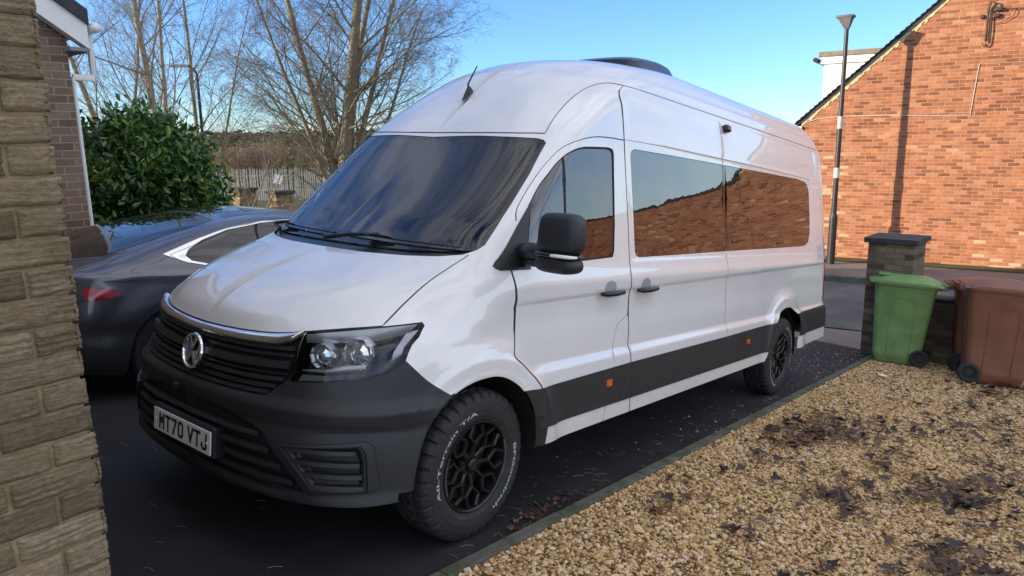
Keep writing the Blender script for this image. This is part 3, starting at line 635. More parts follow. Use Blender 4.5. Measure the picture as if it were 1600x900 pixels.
# writing
def text_bm(txt, size, bold=.0, spacing=1.0, res=4):
    cu_ = bpy.data.curves.new('t', 'FONT'); cu_.body = txt; cu_.size = size; cu_.offset = bold; cu_.space_character = spacing; cu_.resolution_u = res; cu_.align_x = 'CENTER'; cu_.align_y = 'CENTER'
    ob = bpy.data.objects.new('t', cu_); C.objects.link(ob); dg = bpy.context.evaluated_depsgraph_get(); me = bpy.data.meshes.new_from_object(ob.evaluated_get(dg))
    V = [v.co.copy() for v in me.vertices]; F = [tuple(p.vertices) for p in me.polygons]
    bpy.data.objects.remove(ob); bpy.data.curves.remove(cu_); bpy.data.meshes.remove(me); return V, F
PM = frame((.012, 0, .520), (0, -1, 0), (0, 0, 1))
pb = MB(); pb.bbox(-.26, .26, -.0555, .0555, -.004, .004, .003, 0, PM); po = pb.build('number_plate', MT['plate'], van)
tb = MB(); gw_, gh_, sw_ = .050, .079, .014
def seg(pts, ox):       # charset of plain strokes, as on number plates
    for a, b_ in zip(pts[:-1], pts[1:]):
        p_, q_ = Vector(a), Vector(b_); d_ = (q_-p_).normalized()*sw_*.5
        p_ = p_-d_; q_ = q_+d_; bar2(tb, (p_.x+ox, p_.y), (q_.x+ox, q_.y), sw_, PM, (.0030, .0046+.0002*random.random()))
h_ = sw_/2; l_, r_, t_, bt = -gw_/2+h_, gw_/2-h_, gh_/2-h_, -gh_/2+h_
GL = dict(M=[[(l_, bt), (l_, t_)], [(l_+.002, t_-.002), (0, -.004)], [(0, -.004), (r_-.002, t_-.002)], [(r_, t_), (r_, bt)]], T=[[(l_-.004, t_), (r_+.004, t_)], [(0, t_), (0, bt)]],
    J=[[(r_, t_), (r_, bt+.010)], [(r_-.003, bt+.004), (r_-.010, bt)], [(r_-.012, bt), (l_+.012, bt)], [(l_+.008, bt+.002), (l_, bt+.010)], [(l_, bt+.012), (l_, bt+.020)]], V=[[(l_-.002, t_), (0, bt+.002)], [(0, bt+.002), (r_+.002, t_)]])
GL['7'] = [[(l_, t_), (r_, t_)], [(r_-.001, t_-.002), (-.008, bt)]]; GL['0'] = [[(l_, bt+.010), (l_, t_-.010)], [(r_, bt+.010), (r_, t_-.010)], [(l_+.012, t_), (r_-.012, t_)], [(l_+.012, bt), (r_-.012, bt)], [(l_+.002, t_-.006), (l_+.008, t_-.001)], [(r_-.002, t_-.006), (r_-.008, t_-.001)], [(l_+.002, bt+.006), (l_+.008, bt+.001)], [(r_-.002, bt+.006), (r_-.008, bt+.001)]]
xg = -.205
for ch_ in 'MT70 VTJ':
    if ch_ == ' ': xg += .031; continue
    for st__ in GL[ch_]: seg(st__, xg+gw_/2)
    xg += gw_+.0095
tb.build('plate_lettering', MT['ink'], po)
for sx in (-.235, .235):
    sb_ = MB(); sb_.lathe([(.001, .008), (.006, .007), (.007, .004)], 10, M=PM@Matrix.Translation((sx, 0, 0))); sb_.build('plate_screw', MT['plate'], po)
mbp = MB(); mbp.bbox(-.27, .27, -.075, .075, -.07, -.006, .01, 0, PM); mbp.build('plate_mount', MT['plastic'], van)
b = MB(); b.bbox(.01, .05, .05, .085, .705, .735, .006); b.build('parking_sensor', MT['gloss_black'], van)
# wipers
for (ys0, yp, ye) in ((-.05, -.30, -.76), (.78, .55, .02)):
    wb = MB(); pts = []
    def wpt(y, z, off): 
        u, v = vsf.u_y(abs(y), z); q = spt(max(u, .004), v, off); return Vector((q.x, q.y*(1 if y < 0 else -1), q.z))
    z_ = 1.445
    wb.tube([wpt(a, z_+.012*(a-ye)/(ys0-ye), .012) for a in np.linspace(ys0, ye, 14)], .0048, 6)
    wb.tube([wpt(a, z_+.006, .022) for a in np.linspace(yp-.09, yp+.09, 5)], [.004, .008, .011, .008, .004], 6)
    wb.tube([wpt(yp, z_+.01, .03), wpt(yp+.18, 1.425, .04), wpt(yp+.33, 1.405, .03)], [.009, .011, .014], 6)
    wb.build('wiper', MT['gloss_black'], van, smooth=True)
# aerial, roof vent, camera pod
def cpt(z, off=0): q = spt(.004, float(vsf.tz(z)), off); return Vector((q.x, 0, q.z))
a0 = cpt(2.335, 0)
ab = MB(); base = a0; fwd = (cpt(2.30)-cpt(2.37)).normalized(); nn = Vector(vsf.bn(np.array([.004]), np.array([vsf.tz(2.335)]))[0]); lat = Vector((0, 1, 0))
V = []; K = 12
for i, (t_, wd, ht) in enumerate(((-.055, .004, .002), (-.03, .016, .012), (.0, .022, .026), (.03, .024, .040), (.05, .018, .046), (.06, .004, .02))):
    for k in range(K): a = pi*k/(K-1); V.append(base-fwd*t_+lat*(wd*cos(a))+nn*(ht*sin(a)))
ab.add(V, [(i*K+k, i*K+k+1, (i+1)*K+k+1, (i+1)*K+k) for i in range(5) for k in range(K-1)])
ab.tube([base-fwd*.035+nn*.03, base-fwd*.035+nn*.07+Vector((.02, 0, .0)), base+Vector((.075, 0, .20))], [.0075, .006, .0042], 8)
ab.build('aerial', MT['gloss_black'], van, smooth='auto')
rv = MB(); nx, ny = 18, 18; V = []
for i in range(nx+1):
    for j in range(ny+1):
        X = 3.12+.66*i/nx; Y = -.47+.80*j/ny; e = (1-abs(2*i/nx-1)**3.5)*(1-abs(2*j/ny-1)**3.5); V.append((X, Y, 2.725+.175*max(0, e)**.4*(.62+.38*(i/nx))))
rv.add(V, [(i*(ny+1)+j, (i+1)*(ny+1)+j, (i+1)*(ny+1)+j+1, i*(ny+1)+j+1) for i in range(nx) for j in range(ny)]); rv.build('roof_vent', MT['gloss_black'], van, smooth=True)
def sidept(x, z, off): 
    u, v = vsf.u_x(x, z); ua, va = np.array([u]), np.array([v]); return Vector(vsf.pos(ua, va)[0]+vsf.bn(ua, va)[0]*off), Vector(vsf.bn(ua, va)[0])
q, nn = sidept(4.10, 2.40, 0); b = MB(); MM = frame(q, (1, 0, 0), nn.cross(Vector((1, 0, 0)))); b.bbox(-.045, .045, -.03, .03, -.01, .045, .018, 0, MM, 3); b.build('side_camera', MT['gloss_black'], van, smooth='auto')
# door handles, markers, lock
M_cup = simple('recess_shade', (.30, .30, .30), .4)  # grey disc on white paint: the handle hollow's shade is put into its colour
for X, par in ((2.17, door1), (2.62, van)):
    for sg in ((1,) if par is van else (1,)):
        q, nn = sidept(X, 1.205, 0); MM = frame(q, (1, 0, .02), nn.cross(Vector((1, 0, 0))))
        b = MB(); b.tube([MM@Vector((-.125, -.012, .012)), MM@Vector((-.09, -.012, .038)), MM@Vector((0, -.012, .046)), MM@Vector((.09, -.012, .038)), MM@Vector((.125, -.012, .012))], [.011, .017, .018, .017, .011], 10); b.build('door_handle', MT['gloss_black'], par, smooth=True)
        b = MB(); V = [MM@Vector((.062*cos(a)*(1 if sin(a) > 0 else 1), .018+.042*sin(a), .004)) for a in np.linspace(0, 2*pi, 24)[:-1]]+[MM@Vector((0, .018, .007))]
        b.add(V, [(i, (i+1) % 23, 23) for i in range(23)]); b.build('handle_recess', M_cup, par, smooth=True)
for X, Z in ((2.14, .645), (4.43, .655)):
    for sg in (1, -1):
        q, nn = sidept(X, Z, .009); q.y *= sg; nn.y *= sg; MM = frame(q, (1, 0, 0), nn.cross(Vector((1, 0, 0)))*sg)
        b = MB(); b.bbox(-.032, .032, -.02, .02, -.002, .006, .003, 0, MM); b.build('side_marker', MT['orange'], van)
q, nn = sidept(6.66, 1.30, 0); b = MB(); b.lathe([(.001, .016), (.014, .015), (.018, .0)], 14, M=frame(q, (1, 0, 0), nn.cross(Vector((1, 0, 0))))); b.build('side_lock', MT['gloss_black'], van, smooth=True)  # small black lock on the rear side panel
for sg in (1, -1):
    b = MB(); b.tube([(1.48, sg*-1.018, .425), (3.0, sg*-1.02, .43), (4.86, sg*-1.02, .442)], .009, 6); b.build('sill_edge', MT['paint'], van, smooth=True)
# mirrors
for sg, par in ((1, door1), (-1, door2)):
    S_ = Matrix.Scale(sg, 4, (0, 1, 0)) if sg == -1 else Matrix.Identity(4)
    def shell(x0, x1, y0, y1, z0, z1, mat, name, exps=(3.2, 2.6), parent=par):
        b = MB(); nu, nv = 28, 18; V = []
        for i in range(nv+1):
            ph = -pi/2+pi*i/nv
            for j in range(nu):
                th = 2*pi*j/nu; c, s = cos(ph), sin(ph); cx = abs(c)**(2/exps[0]); sx = abs(s)**(2/exps[0])*(1 if s > 0 else -1)
                ux = abs(cos(th))**(2/exps[1])*(1 if cos(th) > 0 else -1); uy = abs(sin(th))**(2/exps[1])*(1 if sin(th) > 0 else -1)
                tp = 1-.06*max(0, sx)
                V.append(S_@Vector(((x0+x1)/2+(x1-x0)/2*cx*ux*tp, (y0+y1)/2+(y1-y0)/2*cx*uy*tp, (z0+z1)/2+(z1-z0)/2*sx)))
        F = [(i*nu+j, i*nu+(j+1) % nu, (i+1)*nu+(j+1) % nu, (i+1)*nu+j) for i in range(nv) for j in range(nu)]
        if sg == -1: F = [f[::-1] for f in F]
        b.add(V, F); return b.build(name, mat, parent, smooth=True)
    if sg == -1: S_ = Matrix.Translation((1.80, 1.02, 1.38))@Matrix.Rotation(radians(68), 4, 'Z')@Matrix.Translation((-1.20, -1.0, -1.45))@S_
    if sg == 1: S_ = Matrix.Translation((.0, -.035, .012))
    mo = shell(1.135, 1.265, -1.335, -1.10, 1.455, 1.652, MT['plastic'], 'mirror', (4.5, 4))
    shell(1.13, 1.265, -1.333, -1.098, 1.362, 1.455, MT['plastic'], 'mirror_lower_shell', (3, 4), parent=mo)
    shell(1.122, 1.255, -1.334, -1.10, 1.436, 1.466, MT['gloss_black'], 'mirror_band', (4, 4), mo)
    ind = shell(1.113, 1.20, -1.3365, -1.190, 1.441, 1.460, MT['plate'], 'indicator', (4, 2.6), mo)
    b = MB()
    if sg == 1: b.tube([S_@Vector((1.33, -.90, 1.43)), S_@Vector((1.25, -1.0, 1.45)), S_@Vector((1.20, -1.14, 1.455))], [.050, .042, .040], 12); b.tube([S_@Vector((1.32, -.92, 1.38)), S_@Vector((1.25, -1.0, 1.39)), S_@Vector((1.20, -1.14, 1.40))], [.022, .02, .02], 10)
    else: b.tube([(1.60, .87, 1.38), (1.72, .95, 1.38), (1.80, 1.02, 1.38)], [.03, .03, .03], 10)
    b.build('mirror_arm', MT['plastic'], mo, smooth=True)
# cabin
b = MB(); b.bbox(.86, 1.38, -.84, .84, 1.02, 1.33, .08, seg=4); b.build('dashboard', MT['interior'], van, smooth='auto')
b = MB(); b.box(.75, 6.7, -.85, .85, .55, .60); b.build('cabin_floor', MT['interior'], van)
b = MB(); b.box(2.62, 2.66, -.74, .74, .6, 2.25); b.build('bulkhead', MT['cabin_grey'], van)
for y in (-.60, -.15, .52):
    b = MB(); b.bbox(1.75, 2.25, y-.22, y+.22, .95, 1.10, .05, seg=3); b.bbox(2.14, 2.30, y-.22, y+.22, 1.05, 1.68, .06, seg=3, M=Matrix.Translation((0, 0, 0))); b.bbox(2.18, 2.28, y-.12, y+.12, 1.70, 1.90, .04, seg=3)
    b.build('seat', MT['interior'], van, smooth='auto')
b = MB(); 
for k in range(24): pass
ring_ = [Vector((1.42+.05*sin(a), .52+.19*cos(a), 1.36+.17*sin(a))) for a in np.linspace(0, 2*pi, 25)]
b.tube(ring_, .014, 8, cap=False); b.tube([(1.30, .52, 1.28), (1.42, .52, 1.36)], .03, 8); b.build('steering_wheel', MT['interior'], van, smooth=True)
b = MB(); b.bbox(1.60, 1.63, -.13, .13, 1.90, 1.965, .012); b.build('interior_mirror', MT['interior'], van)
# underside and wheel housings
b = MB(); b.box(.30, 6.6, -.60, .60, .30, .40); b.build('underside', MT['under'], van)
for cx, nm in ((1.0, 'wheel_housing'), (5.43, 'wheel_housing')):
    for sg in (1, -1):
        b = MB(); V = []; K = 20
        for k in range(K+1):
            a = pi*k/K; R0 = .50
            for y in (-.985*sg, -.60*sg): V.append((cx+R0*cos(a)*(1.0), y, .36+R0*sin(a)))
        F = [(2*k, 2*k+1, 2*k+3, 2*k+2) for k in range(K)]
        b.add(V, F); b.add([(cx-.52, -.60*sg, .2), (cx+.52, -.60*sg, .2), (cx+.52, -.60*sg, .9), (cx-.52, -.60*sg, .9)], [(0, 1, 2, 3)])
        b.build(nm, MT['under'], van, smooth=True)
# wheels
def make_wheel():
    R_, W_, n = .383, .255, 288
    prof = [(.228, -.100), (.236, -.112), (.262, -.124), (.295, -.1275), (.330, -.124), (.352, -.116), (.366, -.106), (.377, -.092), (.382, -.07), (.383, -.04), (.383, 0), (.383, .04), (.382, .07), (.377, .092), (.366, .106), (.345, .118), (.295, .124), (.25, .118), (.228, .10)]
    fp = []
    for a, b in zip(prof[:-1], prof[1:]):
        for k in range(4): fp.append((a[0]+(b[0]-a[0])*k/4, a[1]+(b[1]-a[1])*k/4))
    fp.append(prof[-1]); k = len(fp); V = []; F = []
    for i in range(n):
        th = 2*pi*i/n; ph = (th*36/(2*pi)) % 1.0; ph2 = (th*36/(2*pi)+.5) % 1.0; alt = int(th*36/(2*pi)) % 2
        for r, y in fp:
            d = 0; pp = ph if y < 0 else ph2
            if abs(y) > .058 and r > (.328 if alt else .346):
                d = -.014 if pp < .24 else (.003 if r < .372 else 0)
            elif abs(y) <= .058:
                g = (ph+abs(y)*9+(.5 if y > 0 else 0)) % 1
                if g < .22 or abs(abs(y)-.052) < .007 or abs(y) < .006: d = -.009
            if abs(abs(y)-.1265) < .004 and .318 < r < .328: d += .003
            rr = r+d; yy = y
            if r < .352 and d < 0: rr = r; yy = y-math.copysign(.004, y)*-1*-1
            V.append((rr*sin(th), yy, rr*cos(th)))
    for i in range(n):
        for j in range(k-1): a = i*k+j; c = ((i+1) % n)*k+j; F.append((a, a+1, c+1, c))
    b = MB(); b.add(V, F); ty = b.build('wheel', MT['rubber'], van)
    AX = frame((0, 0, 0), (1, 0, 0), (0, 0, 1))     # local z points to -Y
    rb = MB(); rb.lathe([(.236, .106), (.233, .117), (.226, .118), (.219, .110), (.214, .085), (.206, .04), (.200, -.09), (.22, -.10)], 72, M=AX)
    rb.lathe([(.001, .010), (.15, .005), (.2, -.01), (.205, -.05)], 48, M=AX, mi=1)
    def bar3(p, q, w0, w1, h0, h1, dep=.022):
        p, q = Vector(p), Vector(q); d = (q-p).normalized(); nrm_ = Vector((-d.y, d.x))
        P4 = [(p+nrm_*w0, h0), (p-nrm_*w0, h0), (q-nrm_*w1, h1), (q+nrm_*w1, h1)]; P5 = [(p+nrm_*w0*.45, h0+.010), (p-nrm_*w0*.45, h0+.010), (q-nrm_*w1*.45, h1+.010), (q+nrm_*w1*.45, h1+.010)]
        V = [AX@Vector((a.x, a.y, h-dep)) for a, h in P4]+[AX@Vector((a.x, a.y, h)) for a, h in P4]+[AX@Vector((a.x, a.y, h)) for a, h in P5]
        rb.add(V, [(0, 1, 5, 4), (1, 2, 6, 5), (2, 3, 7, 6), (3, 0, 4, 7), (4, 5, 9, 8), (5, 6, 10, 9), (6, 7, 11, 10), (7, 4, 8, 11), (8, 9, 10, 11)])
    n_ = 8; pol = lambda r, a: (r*sin(a), r*cos(a))
    for k_ in range(n_):
        a = 2*pi*k_/n_
        bar3(pol(.045, a), pol(.115, a), .013, .0085, .072, .088)
        for s in (-1, 1):
            bar3(pol(.112, a), pol(.165, a+s*pi/n_*.80), .0085, .0075, .088, .096)
            bar3(pol(.162, a+s*pi/n_*.80), pol(.214, a+s*pi/n_*.36), .0075, .009, .096, .100)
    rim = rb.build('rim', [MT['rim'], MT['under']], ty)
    cb_ = MB(); cb_.lathe([(.001, .098), (.026, .096), (.033, .090), (.036, .07), (.066, .066), (.072, .05)], 40, M=AX)
    for k_ in range(5): a = 2*pi*k_/5+.3; cb_.lathe([(.001, .084), (.008, .083), (.010, .06)], 10, M=AX@Matrix.Translation((.052*sin(a), .052*cos(a), 0)))
    cb_.build('centre_cap', MT['gloss_black'], ty, smooth='auto')
    for a0, a1 in ((65, 115), (245, 295)):      # fine knurling on the rim edge
        kn = MB()
        for k_ in np.arange(a0, a1, 2.0): a = radians(k_); bar2(kn, pol(.2205, a), pol(.2275, a), .0022, AX, (.1135, .1190))
        kn.build('rim_knurl', MT['cabin_grey'], ty)
    for txt, c0, span in (('All-Terrain T/A', -59, 104), ('BFGoodrich', 114, 74)):
        lt = MB(); V, F = text_bm(txt, .029, .0005, 1.0); xs_ = [v.x for v in V]; mx_ = max(xs_); mn_ = min(xs_); ys_ = [v.y for v in V]; 
        R0 = .286; k_ = radians(span)/(mx_-mn_); V2 = []
        for v in V:
            a = radians(c0)+(v.x-(mx_+mn_)/2)*k_; r = R0+v.y*.95; h = .1288-.0009*((r-.295)/.02)**2; V2.append(AX@Vector((r*sin(a), r*cos(a), h)))
        lt.add(V2, F); lt.build('tyre_lettering', MT['white_letter'], ty)
    return ty
w0_ = make_wheel()
wheel_pos = [(1.01, -.872, 0, 0), (5.50, -.872, 0, 2.1), (1.01, .872, pi, 0), (5.50, .872, pi, 1.0)]
for i, (X, Y, rz, sp_) in enumerate(wheel_pos):
    o = w0_ if i == 0 else w0_.copy()
    if i:
        C.objects.link(o)
        for ch_ in [c for c in bpy.data.objects if c.parent == w0_]:
            d_ = ch_.copy(); C.objects.link(d_); d_.parent = o
    o.parent = van; o.location = (X, Y, .382); o.rotation_euler = (0, sp_, rz)
u_, v_ = vsf.u_y(.22, 1.16); q = spt(u_, v_, .003); q.y = -abs(q.y)
lf = MB(); a1 = Vector((.02, .006, .012)); lf.add([q-a1, q+Vector((.0, -.005, .006)), q+a1*1.6, q+Vector((.0, .006, .004))], [(0, 1, 2, 3)])
o = lf.build('dead_leaf', simple('wet_leaf', (.03, .025, .02), .5), mat=SL.copy()); tag(o, 'small dark curled leaf stuck on the white bonnet above the emblem', 'leaf')
# ------------------------------------------------------------------ ground
def ground_mat(name, stops, sc1=3, sc2=160, rough=.9, bs=.5, bd=.004, spec=.3, patch=None):
    m, nt, p = new_mat(name)
    a = noise(nt, sc1, 6, .6); b = noise(nt, sc2, 3, .7)
    v = math_n(nt, 'ADD', math_n(nt, 'MULTIPLY', a, .6), math_n(nt, 'MULTIPLY', b, .4))
    c = ramp(nt, v, stops)
    if patch: c = mixc(nt, ramp(nt, noise(nt, patch[0], 5, .6), [(patch[1], (0, 0, 0)), (patch[1]+.1, (patch[3],)*3)]), c, patch[2])
    sock(nt, c, p.inputs['Base Color']); p.inputs['Roughness'].default_value = rough; p.inputs['Specular IOR Level'].default_value = spec
    bump(nt, b, p, bs, bd); return m
M_tar = ground_mat('tarmac_new', [(.3, (.011, .0115, .013)), (.58, (.024, .025, .028)), (.72, (.075, .075, .078))], 2.5, 220, .82, .8, .004, .35)
M_road = ground_mat('road_asphalt', [(.3, (.09, .088, .085)), (.7, (.17, .165, .155))], 1.2, 90, .9, .4, .004, patch=(.5, .55, (.06, .06, .062), .6))
M_pave = ground_mat('pavement_tar', [(.3, (.12, .10, .085)), (.7, (.24, .20, .17))], 1.5, 60, .95, .4)
M_kerb = ground_mat('kerb_concrete', [(.3, (.075, .075, .060)), (.7, (.16, .155, .125))], 6, 110, .95, .8, patch=(7, .48, (.055, .07, .025), .7))
M_soil = ground_mat('gravel_bed', [(.3, (.07, .045, .025)), (.7, (.20, .135, .07))], 14, 120, .95, .6, .01)
M_grass = ground_mat('rough_grass', [(.3, (.035, .045, .014)), (.7, (.11, .10, .04))], 2, 60, .95, .8, .02)
ZS = -1.10
def sheet(name, pts, mat, mw=None): 
    o = mesh_obj(name, pts, [tuple(range(len(pts)))], mat, mat=mw); return tag(o, kind='structure')
XE = 9.35
sheet('ground', [(-1500, -1500, ZS-.03), (1500, -1500, ZS-.03), (1500, 1500, ZS-.03), (-1500, 1500, ZS-.03)], M_grass)
sheet('driveway', [(-9, -1.13, 0), (XE, -1.13, 0), (XE, 9, 0), (-9, 9, 0)], M_tar, SL.copy())
sheet('garden_bed', [(-9, -12, .005), (9.2, -12, .005), (9.2, -1.17, .005), (-9, -1.17, .005)], M_soil, SL.copy())
b = MB()
for i in range(12):
    x0 = -1.2+.914*i; b.bbox(x0+.003, x0+.911, -1.195, -1.125, -.10, .030+.004*random.random(), .006)
o = b.build('path_edging', M_kerb, mat=SL.copy()); tag(o, kind='structure')
XK = 9.30
GD = Vector((-.12, .993, 0)).normalized(); GN = Vector((-.993, -.12, 0)).normalized()     # along the gable; towards the camera
G0 = Vector((16.95, -.5, ZS))
def gp(a, n, z=0): p = G0+GD*a+GN*n; return (p.x, p.y, ZS+z)
def strip_g(name, n0, n1, z, mat, a0=-60, a1=60): return sheet(name, [gp(a0, n0, z), gp(a1, n0, z), gp(a1, n1, z), gp(a0, n1, z)], mat)
strip_g('road', 2.6, 6.6, .0, M_road)
strip_g('pavement', 0.55, 2.5, .10, M_pave)
strip_g('verge', -.2, .55, .115, M_grass)
b = MB(); KM = frame(gp(0, 0, 0), GD, GN)
b = MB()
for i in range(-40, 40): b.bbox(i*.914+.004, i*.914+.91, 2.49, 2.62, -.1, .115, .012, 0, Matrix(((GD.x, GN.x, 0, G0.x), (GD.y, GN.y, 0, G0.y), (0, 0, 1, ZS), (0, 0, 0, 1))))
o = b.build('kerb', M_kerb); tag(o, kind='structure')
strip_g('near_pavement', 6.72, 9.2, .012, M_pave)

# ---- loose gravel: every stone is a faceted solid
def stones(n, xr, yr, size, zoff=0.0, dens_f=None, flat=.6):
    x = RNG.uniform(*xr, n); y = RNG.uniform(*yr, n)
    if dens_f is not None: k = dens_f(x, y) > RNG.uniform(0, 1, n); x = x[k]; y = y[k]; n = len(x)
    ico = np.array([(0, 0, 1), (.89, 0, .45), (.28, .85, .45), (-.72, .53, .45), (-.72, -.53, .45), (.28, -.85, .45), (.72, .53, -.45), (-.28, .85, -.45), (-.89, 0, -.45), (-.28, -.85, -.45), (.72, -.53, -.45)])
    fc = np.array([(0, 1, 2), (0, 2, 3), (0, 3, 4), (0, 4, 5), (0, 5, 1), (1, 6, 2), (2, 7, 3), (3, 8, 4), (4, 9, 5), (5, 10, 1), (2, 6, 7), (3, 7, 8), (4, 8, 9), (5, 9, 10), (1, 10, 6)])
    s = size*RNG.lognormal(0, .32, n)
    V = ico[None]*(1+RNG.normal(0, .20, (n, 11, 1))); V = V*np.stack([np.ones(n), RNG.uniform(.6, .95, n), RNG.uniform(.4, .75, n)], -1)[:, None, :]*s[:, None, None]
    a = RNG.uniform(0, 2*pi, n); t = RNG.normal(0, .45, n); ca, sa, ct, st_ = np.cos(a), np.sin(a), np.cos(t), np.sin(t)
    X, Y, Z = V[..., 0], V[..., 1], V[..., 2]; Y2 = Y*ct[:, None]-Z*st_[:, None]; Z2 = Y*st_[:, None]+Z*ct[:, None]
    V = np.stack([X*ca[:, None]-Y2*sa[:, None]+x[:, None], X*sa[:, None]+Y2*ca[:, None]+y[:, None], Z2+(zoff+s*.35*RNG.uniform(.4, 1.7, n))[:, None]], -1)
    F = fc[None]+(np.arange(n)*11)[:, None, None]
    return V.reshape(-1, 3), F.reshape(-1, 3), n
def stone_mat(name, stops):
    m, nt, p = new_mat(name); a = nt.nodes.new('ShaderNodeAttribute'); a.attribute_name = 'tone'
    c = ramp(nt, a.outputs['Fac'], stops); f = noise(nt, 130, 4, .7); c = mixc(nt, .5, c, ramp(nt, f, [(.3, (.6, .6, .6)), (.7, (1.25, 1.25, 1.25))]), 'MULTIPLY')
    sock(nt, c, p.inputs['Base Color']); p.inputs['Roughness'].default_value = .85; p.inputs['Specular IOR Level'].default_value = .3; return m
M_stone = stone_mat('gravel_stone', [(0, (.18, .095, .04)), (.2, (.38, .225, .095)), (.45, (.57, .365, .165)), (.7, (.68, .465, .225)), (.92, (.74, .56, .33)), (1, (.58, .52, .43))])
def stone_obj(name, n, xr, yr, size, df=None, zoff=.005, mat=None, tones=(0, 1)):
    V, F, k = stones(n, xr, yr, size, zoff, df); o = mesh_obj(name, V, F, mat or M_stone, mat=SL.copy())
    at = o.data.attributes.new('tone', 'FLOAT', 'POINT'); at.data.foreach_set('value', np.repeat(RNG.uniform(tones[0], tones[1], k), 11).astype(np.float32)); return o
def df_(x, y): 
    d = np.hypot(x+1.7, y+3.2); return np.clip(1.25-.055*d, .35, 1)*(y < -1.19)
o = stone_obj('gravel', 230000, (.3, 9.1), (-5.4, -1.185), .0094, df_); tag(o, kind='stuff')
M_grit = stone_mat('spilt_gravel', [(0, (.16, .10, .05)), (.5, (.34, .24, .12)), (1, (.60, .50, .36))])
def spill(x, y): return np.exp(-(-1.13-y)**2/.02)*0+np.clip(.9*np.exp((y+1.13)*-2.6)*(.25+.75*(x > 3.5))+.03, 0, 1)
o = stone_obj('scattered_gravel', 1500, (1.2, 9.0), (-1.12, .6), .0085, lambda x, y: np.exp((y+1.12)*-3.2)*(.12+.5*np.clip((x-2)/5, 0, 1)), 0, M_grit); tag(o, kind='stuff')
o = stone_obj('far_grit', 2600, (6.6, 9.3), (-1.12, 1.6), .006, lambda x, y: .25+.5*np.exp((y+1.1)*-2), 0, M_grit); tag(o, kind='stuff')

# ---- dead leaves (maple-like, lobed and curled)
def leaf_shape(k):
    o = []; 
    lobes = [(-2.5, .45), (-1.35, .80), (0, 1.0), (1.35, .80), (2.5, .45)]
    for i, (a, r) in enumerate(lobes):
        o.append((r*.78*sin(a-.30), r*.78*cos(a-.30))); o.append((r*sin(a), r*cos(a))); o.append((r*.78*sin(a+.30), r*.78*cos(a+.30)))
        if i < 4: am = (a+lobes[i+1][0])/2; o.append((.50*sin(am), .50*cos(am)))
    return o
rg0 = random.Random(77)
def litter(spots, size=(.035, .07), z=.03, seed=1):
    rg = random.Random(seed); V = []; F = []; T = []
    for (cx, cy, n, sp_) in spots:
        for i in range(n):
            x = rg.gauss(cx, sp_*1.0); y = rg.gauss(cy, sp_*.6); s = rg.uniform(*size); az = rg.uniform(0, 2*pi); tilt = rg.gauss(0, .22); curl = rg.uniform(-.1, .7); zz = z+rg.uniform(0, .02)+ (s*.25 if abs(tilt) > .3 else 0)
            sh = leaf_shape(0); b = len(V); sq = rg.uniform(.55, 1.0)
            R = Matrix.Rotation(az, 3, 'Z')@Matrix.Rotation(tilt, 3, 'X')@Matrix.Rotation(rg.gauss(0, .3), 3, 'Y')
            for (px, py) in [(0, 0)]+sh:
                px *= sq*rg.uniform(.85, 1.1); r2 = px*px+py*py; q = R@Vector((px*s, py*s, (curl*r2*.45+rg.uniform(-.06, .06)*(r2 > 0))*s)); V.append((x+q.x, y+q.y, zz+q.z)); 
            m_ = len(sh)
            for j in range(m_): F.append((b, b+1+j, b+1+(j+1) % m_)) if j < m_-1 else None
            T += [rg.random()]*(m_+1)
    return V, F, T
m, nt, p = new_mat('dead_leaf'); a = nt.nodes.new('ShaderNodeAttribute'); a.attribute_name = 'tone'
c = ramp(nt, a.outputs['Fac'], [(0, (.022, .015, .013)), (.4, (.05, .029, .021)), (.75, (.095, .05, .028)), (1, (.19, .10, .05))]); sock(nt, c, p.inputs['Base Color']); p.inputs['Roughness'].default_value = .6; p.inputs['Specular IOR Level'].default_value = .35
bump(nt, noise(nt, 90, 4), p, .4, .004); M_leaf = m
spots = [(4.72, -1.72, 60, .22), (4.35, -1.62, 30, .2), (3.95, -1.6, 30, .16), (4.5, -1.95, 26, .14), (3.14, -2.22, 22, .13), (3.03, -2.1, 10, .1), (2.96, -2.31, 7, .05), (2.49, -2.80, 16, .10), (2.7, -2.85, 14, .1), (2.75, -3.07, 14, .12), (3.5, -2.8, 26, .2), (3.6, -2.95, 20, .15), (3.95, -2.79, 20, .15), (3.8, -2.55, 14, .12), (3.5, -2.5, 12, .12), (4.5, -2.9, 20, .2), (4.3, -3.05, 24, .2), (5.4, -2.97, 26, .3), (5.8, -2.85, 18, .25), (5.6, -2.5, 14, .2), (6.1, -2.4, 12, .25), (4.4, -2.28, 10, .12), (4.0, -2.26, 8, .1), (2.1, -1.95, 5, .1), (2.0, -2.35, 7, .12), (2.33, -1.56, 8, .18), (3.0, -1.6, 8, .25), (8.0, -2.75, 60, .28), (7.5, -2.55, 24, .25), (6.8, -2.1, 8, .35), (3.3, -1.9, 8, .3), (2.2, -2.8, 8, .3), (5.2, -2.1, 14, .3), (6.9, -3.0, 30, .4), (1.6, -2.2, 6, .3), (2.6, -3.3, 20, .2), (1.9, -3.1, 6, .2)]
V, F, T = litter([(a, b_, int(c*1.25), d*1.15) for a, b_, c, d in spots]+[(rg0.uniform(1.8, 8.6), rg0.uniform(-4.2, -1.4), 1, .02) for _ in range(150)], (.036, .075), .038)
o = mesh_obj('leaf_litter', V, F, M_leaf, mat=SL.copy()); at = o.data.attributes.new('tone', 'FLOAT', 'POINT'); at.data.foreach_set('value', np.array(T, np.float32)); tag(o, kind='stuff')
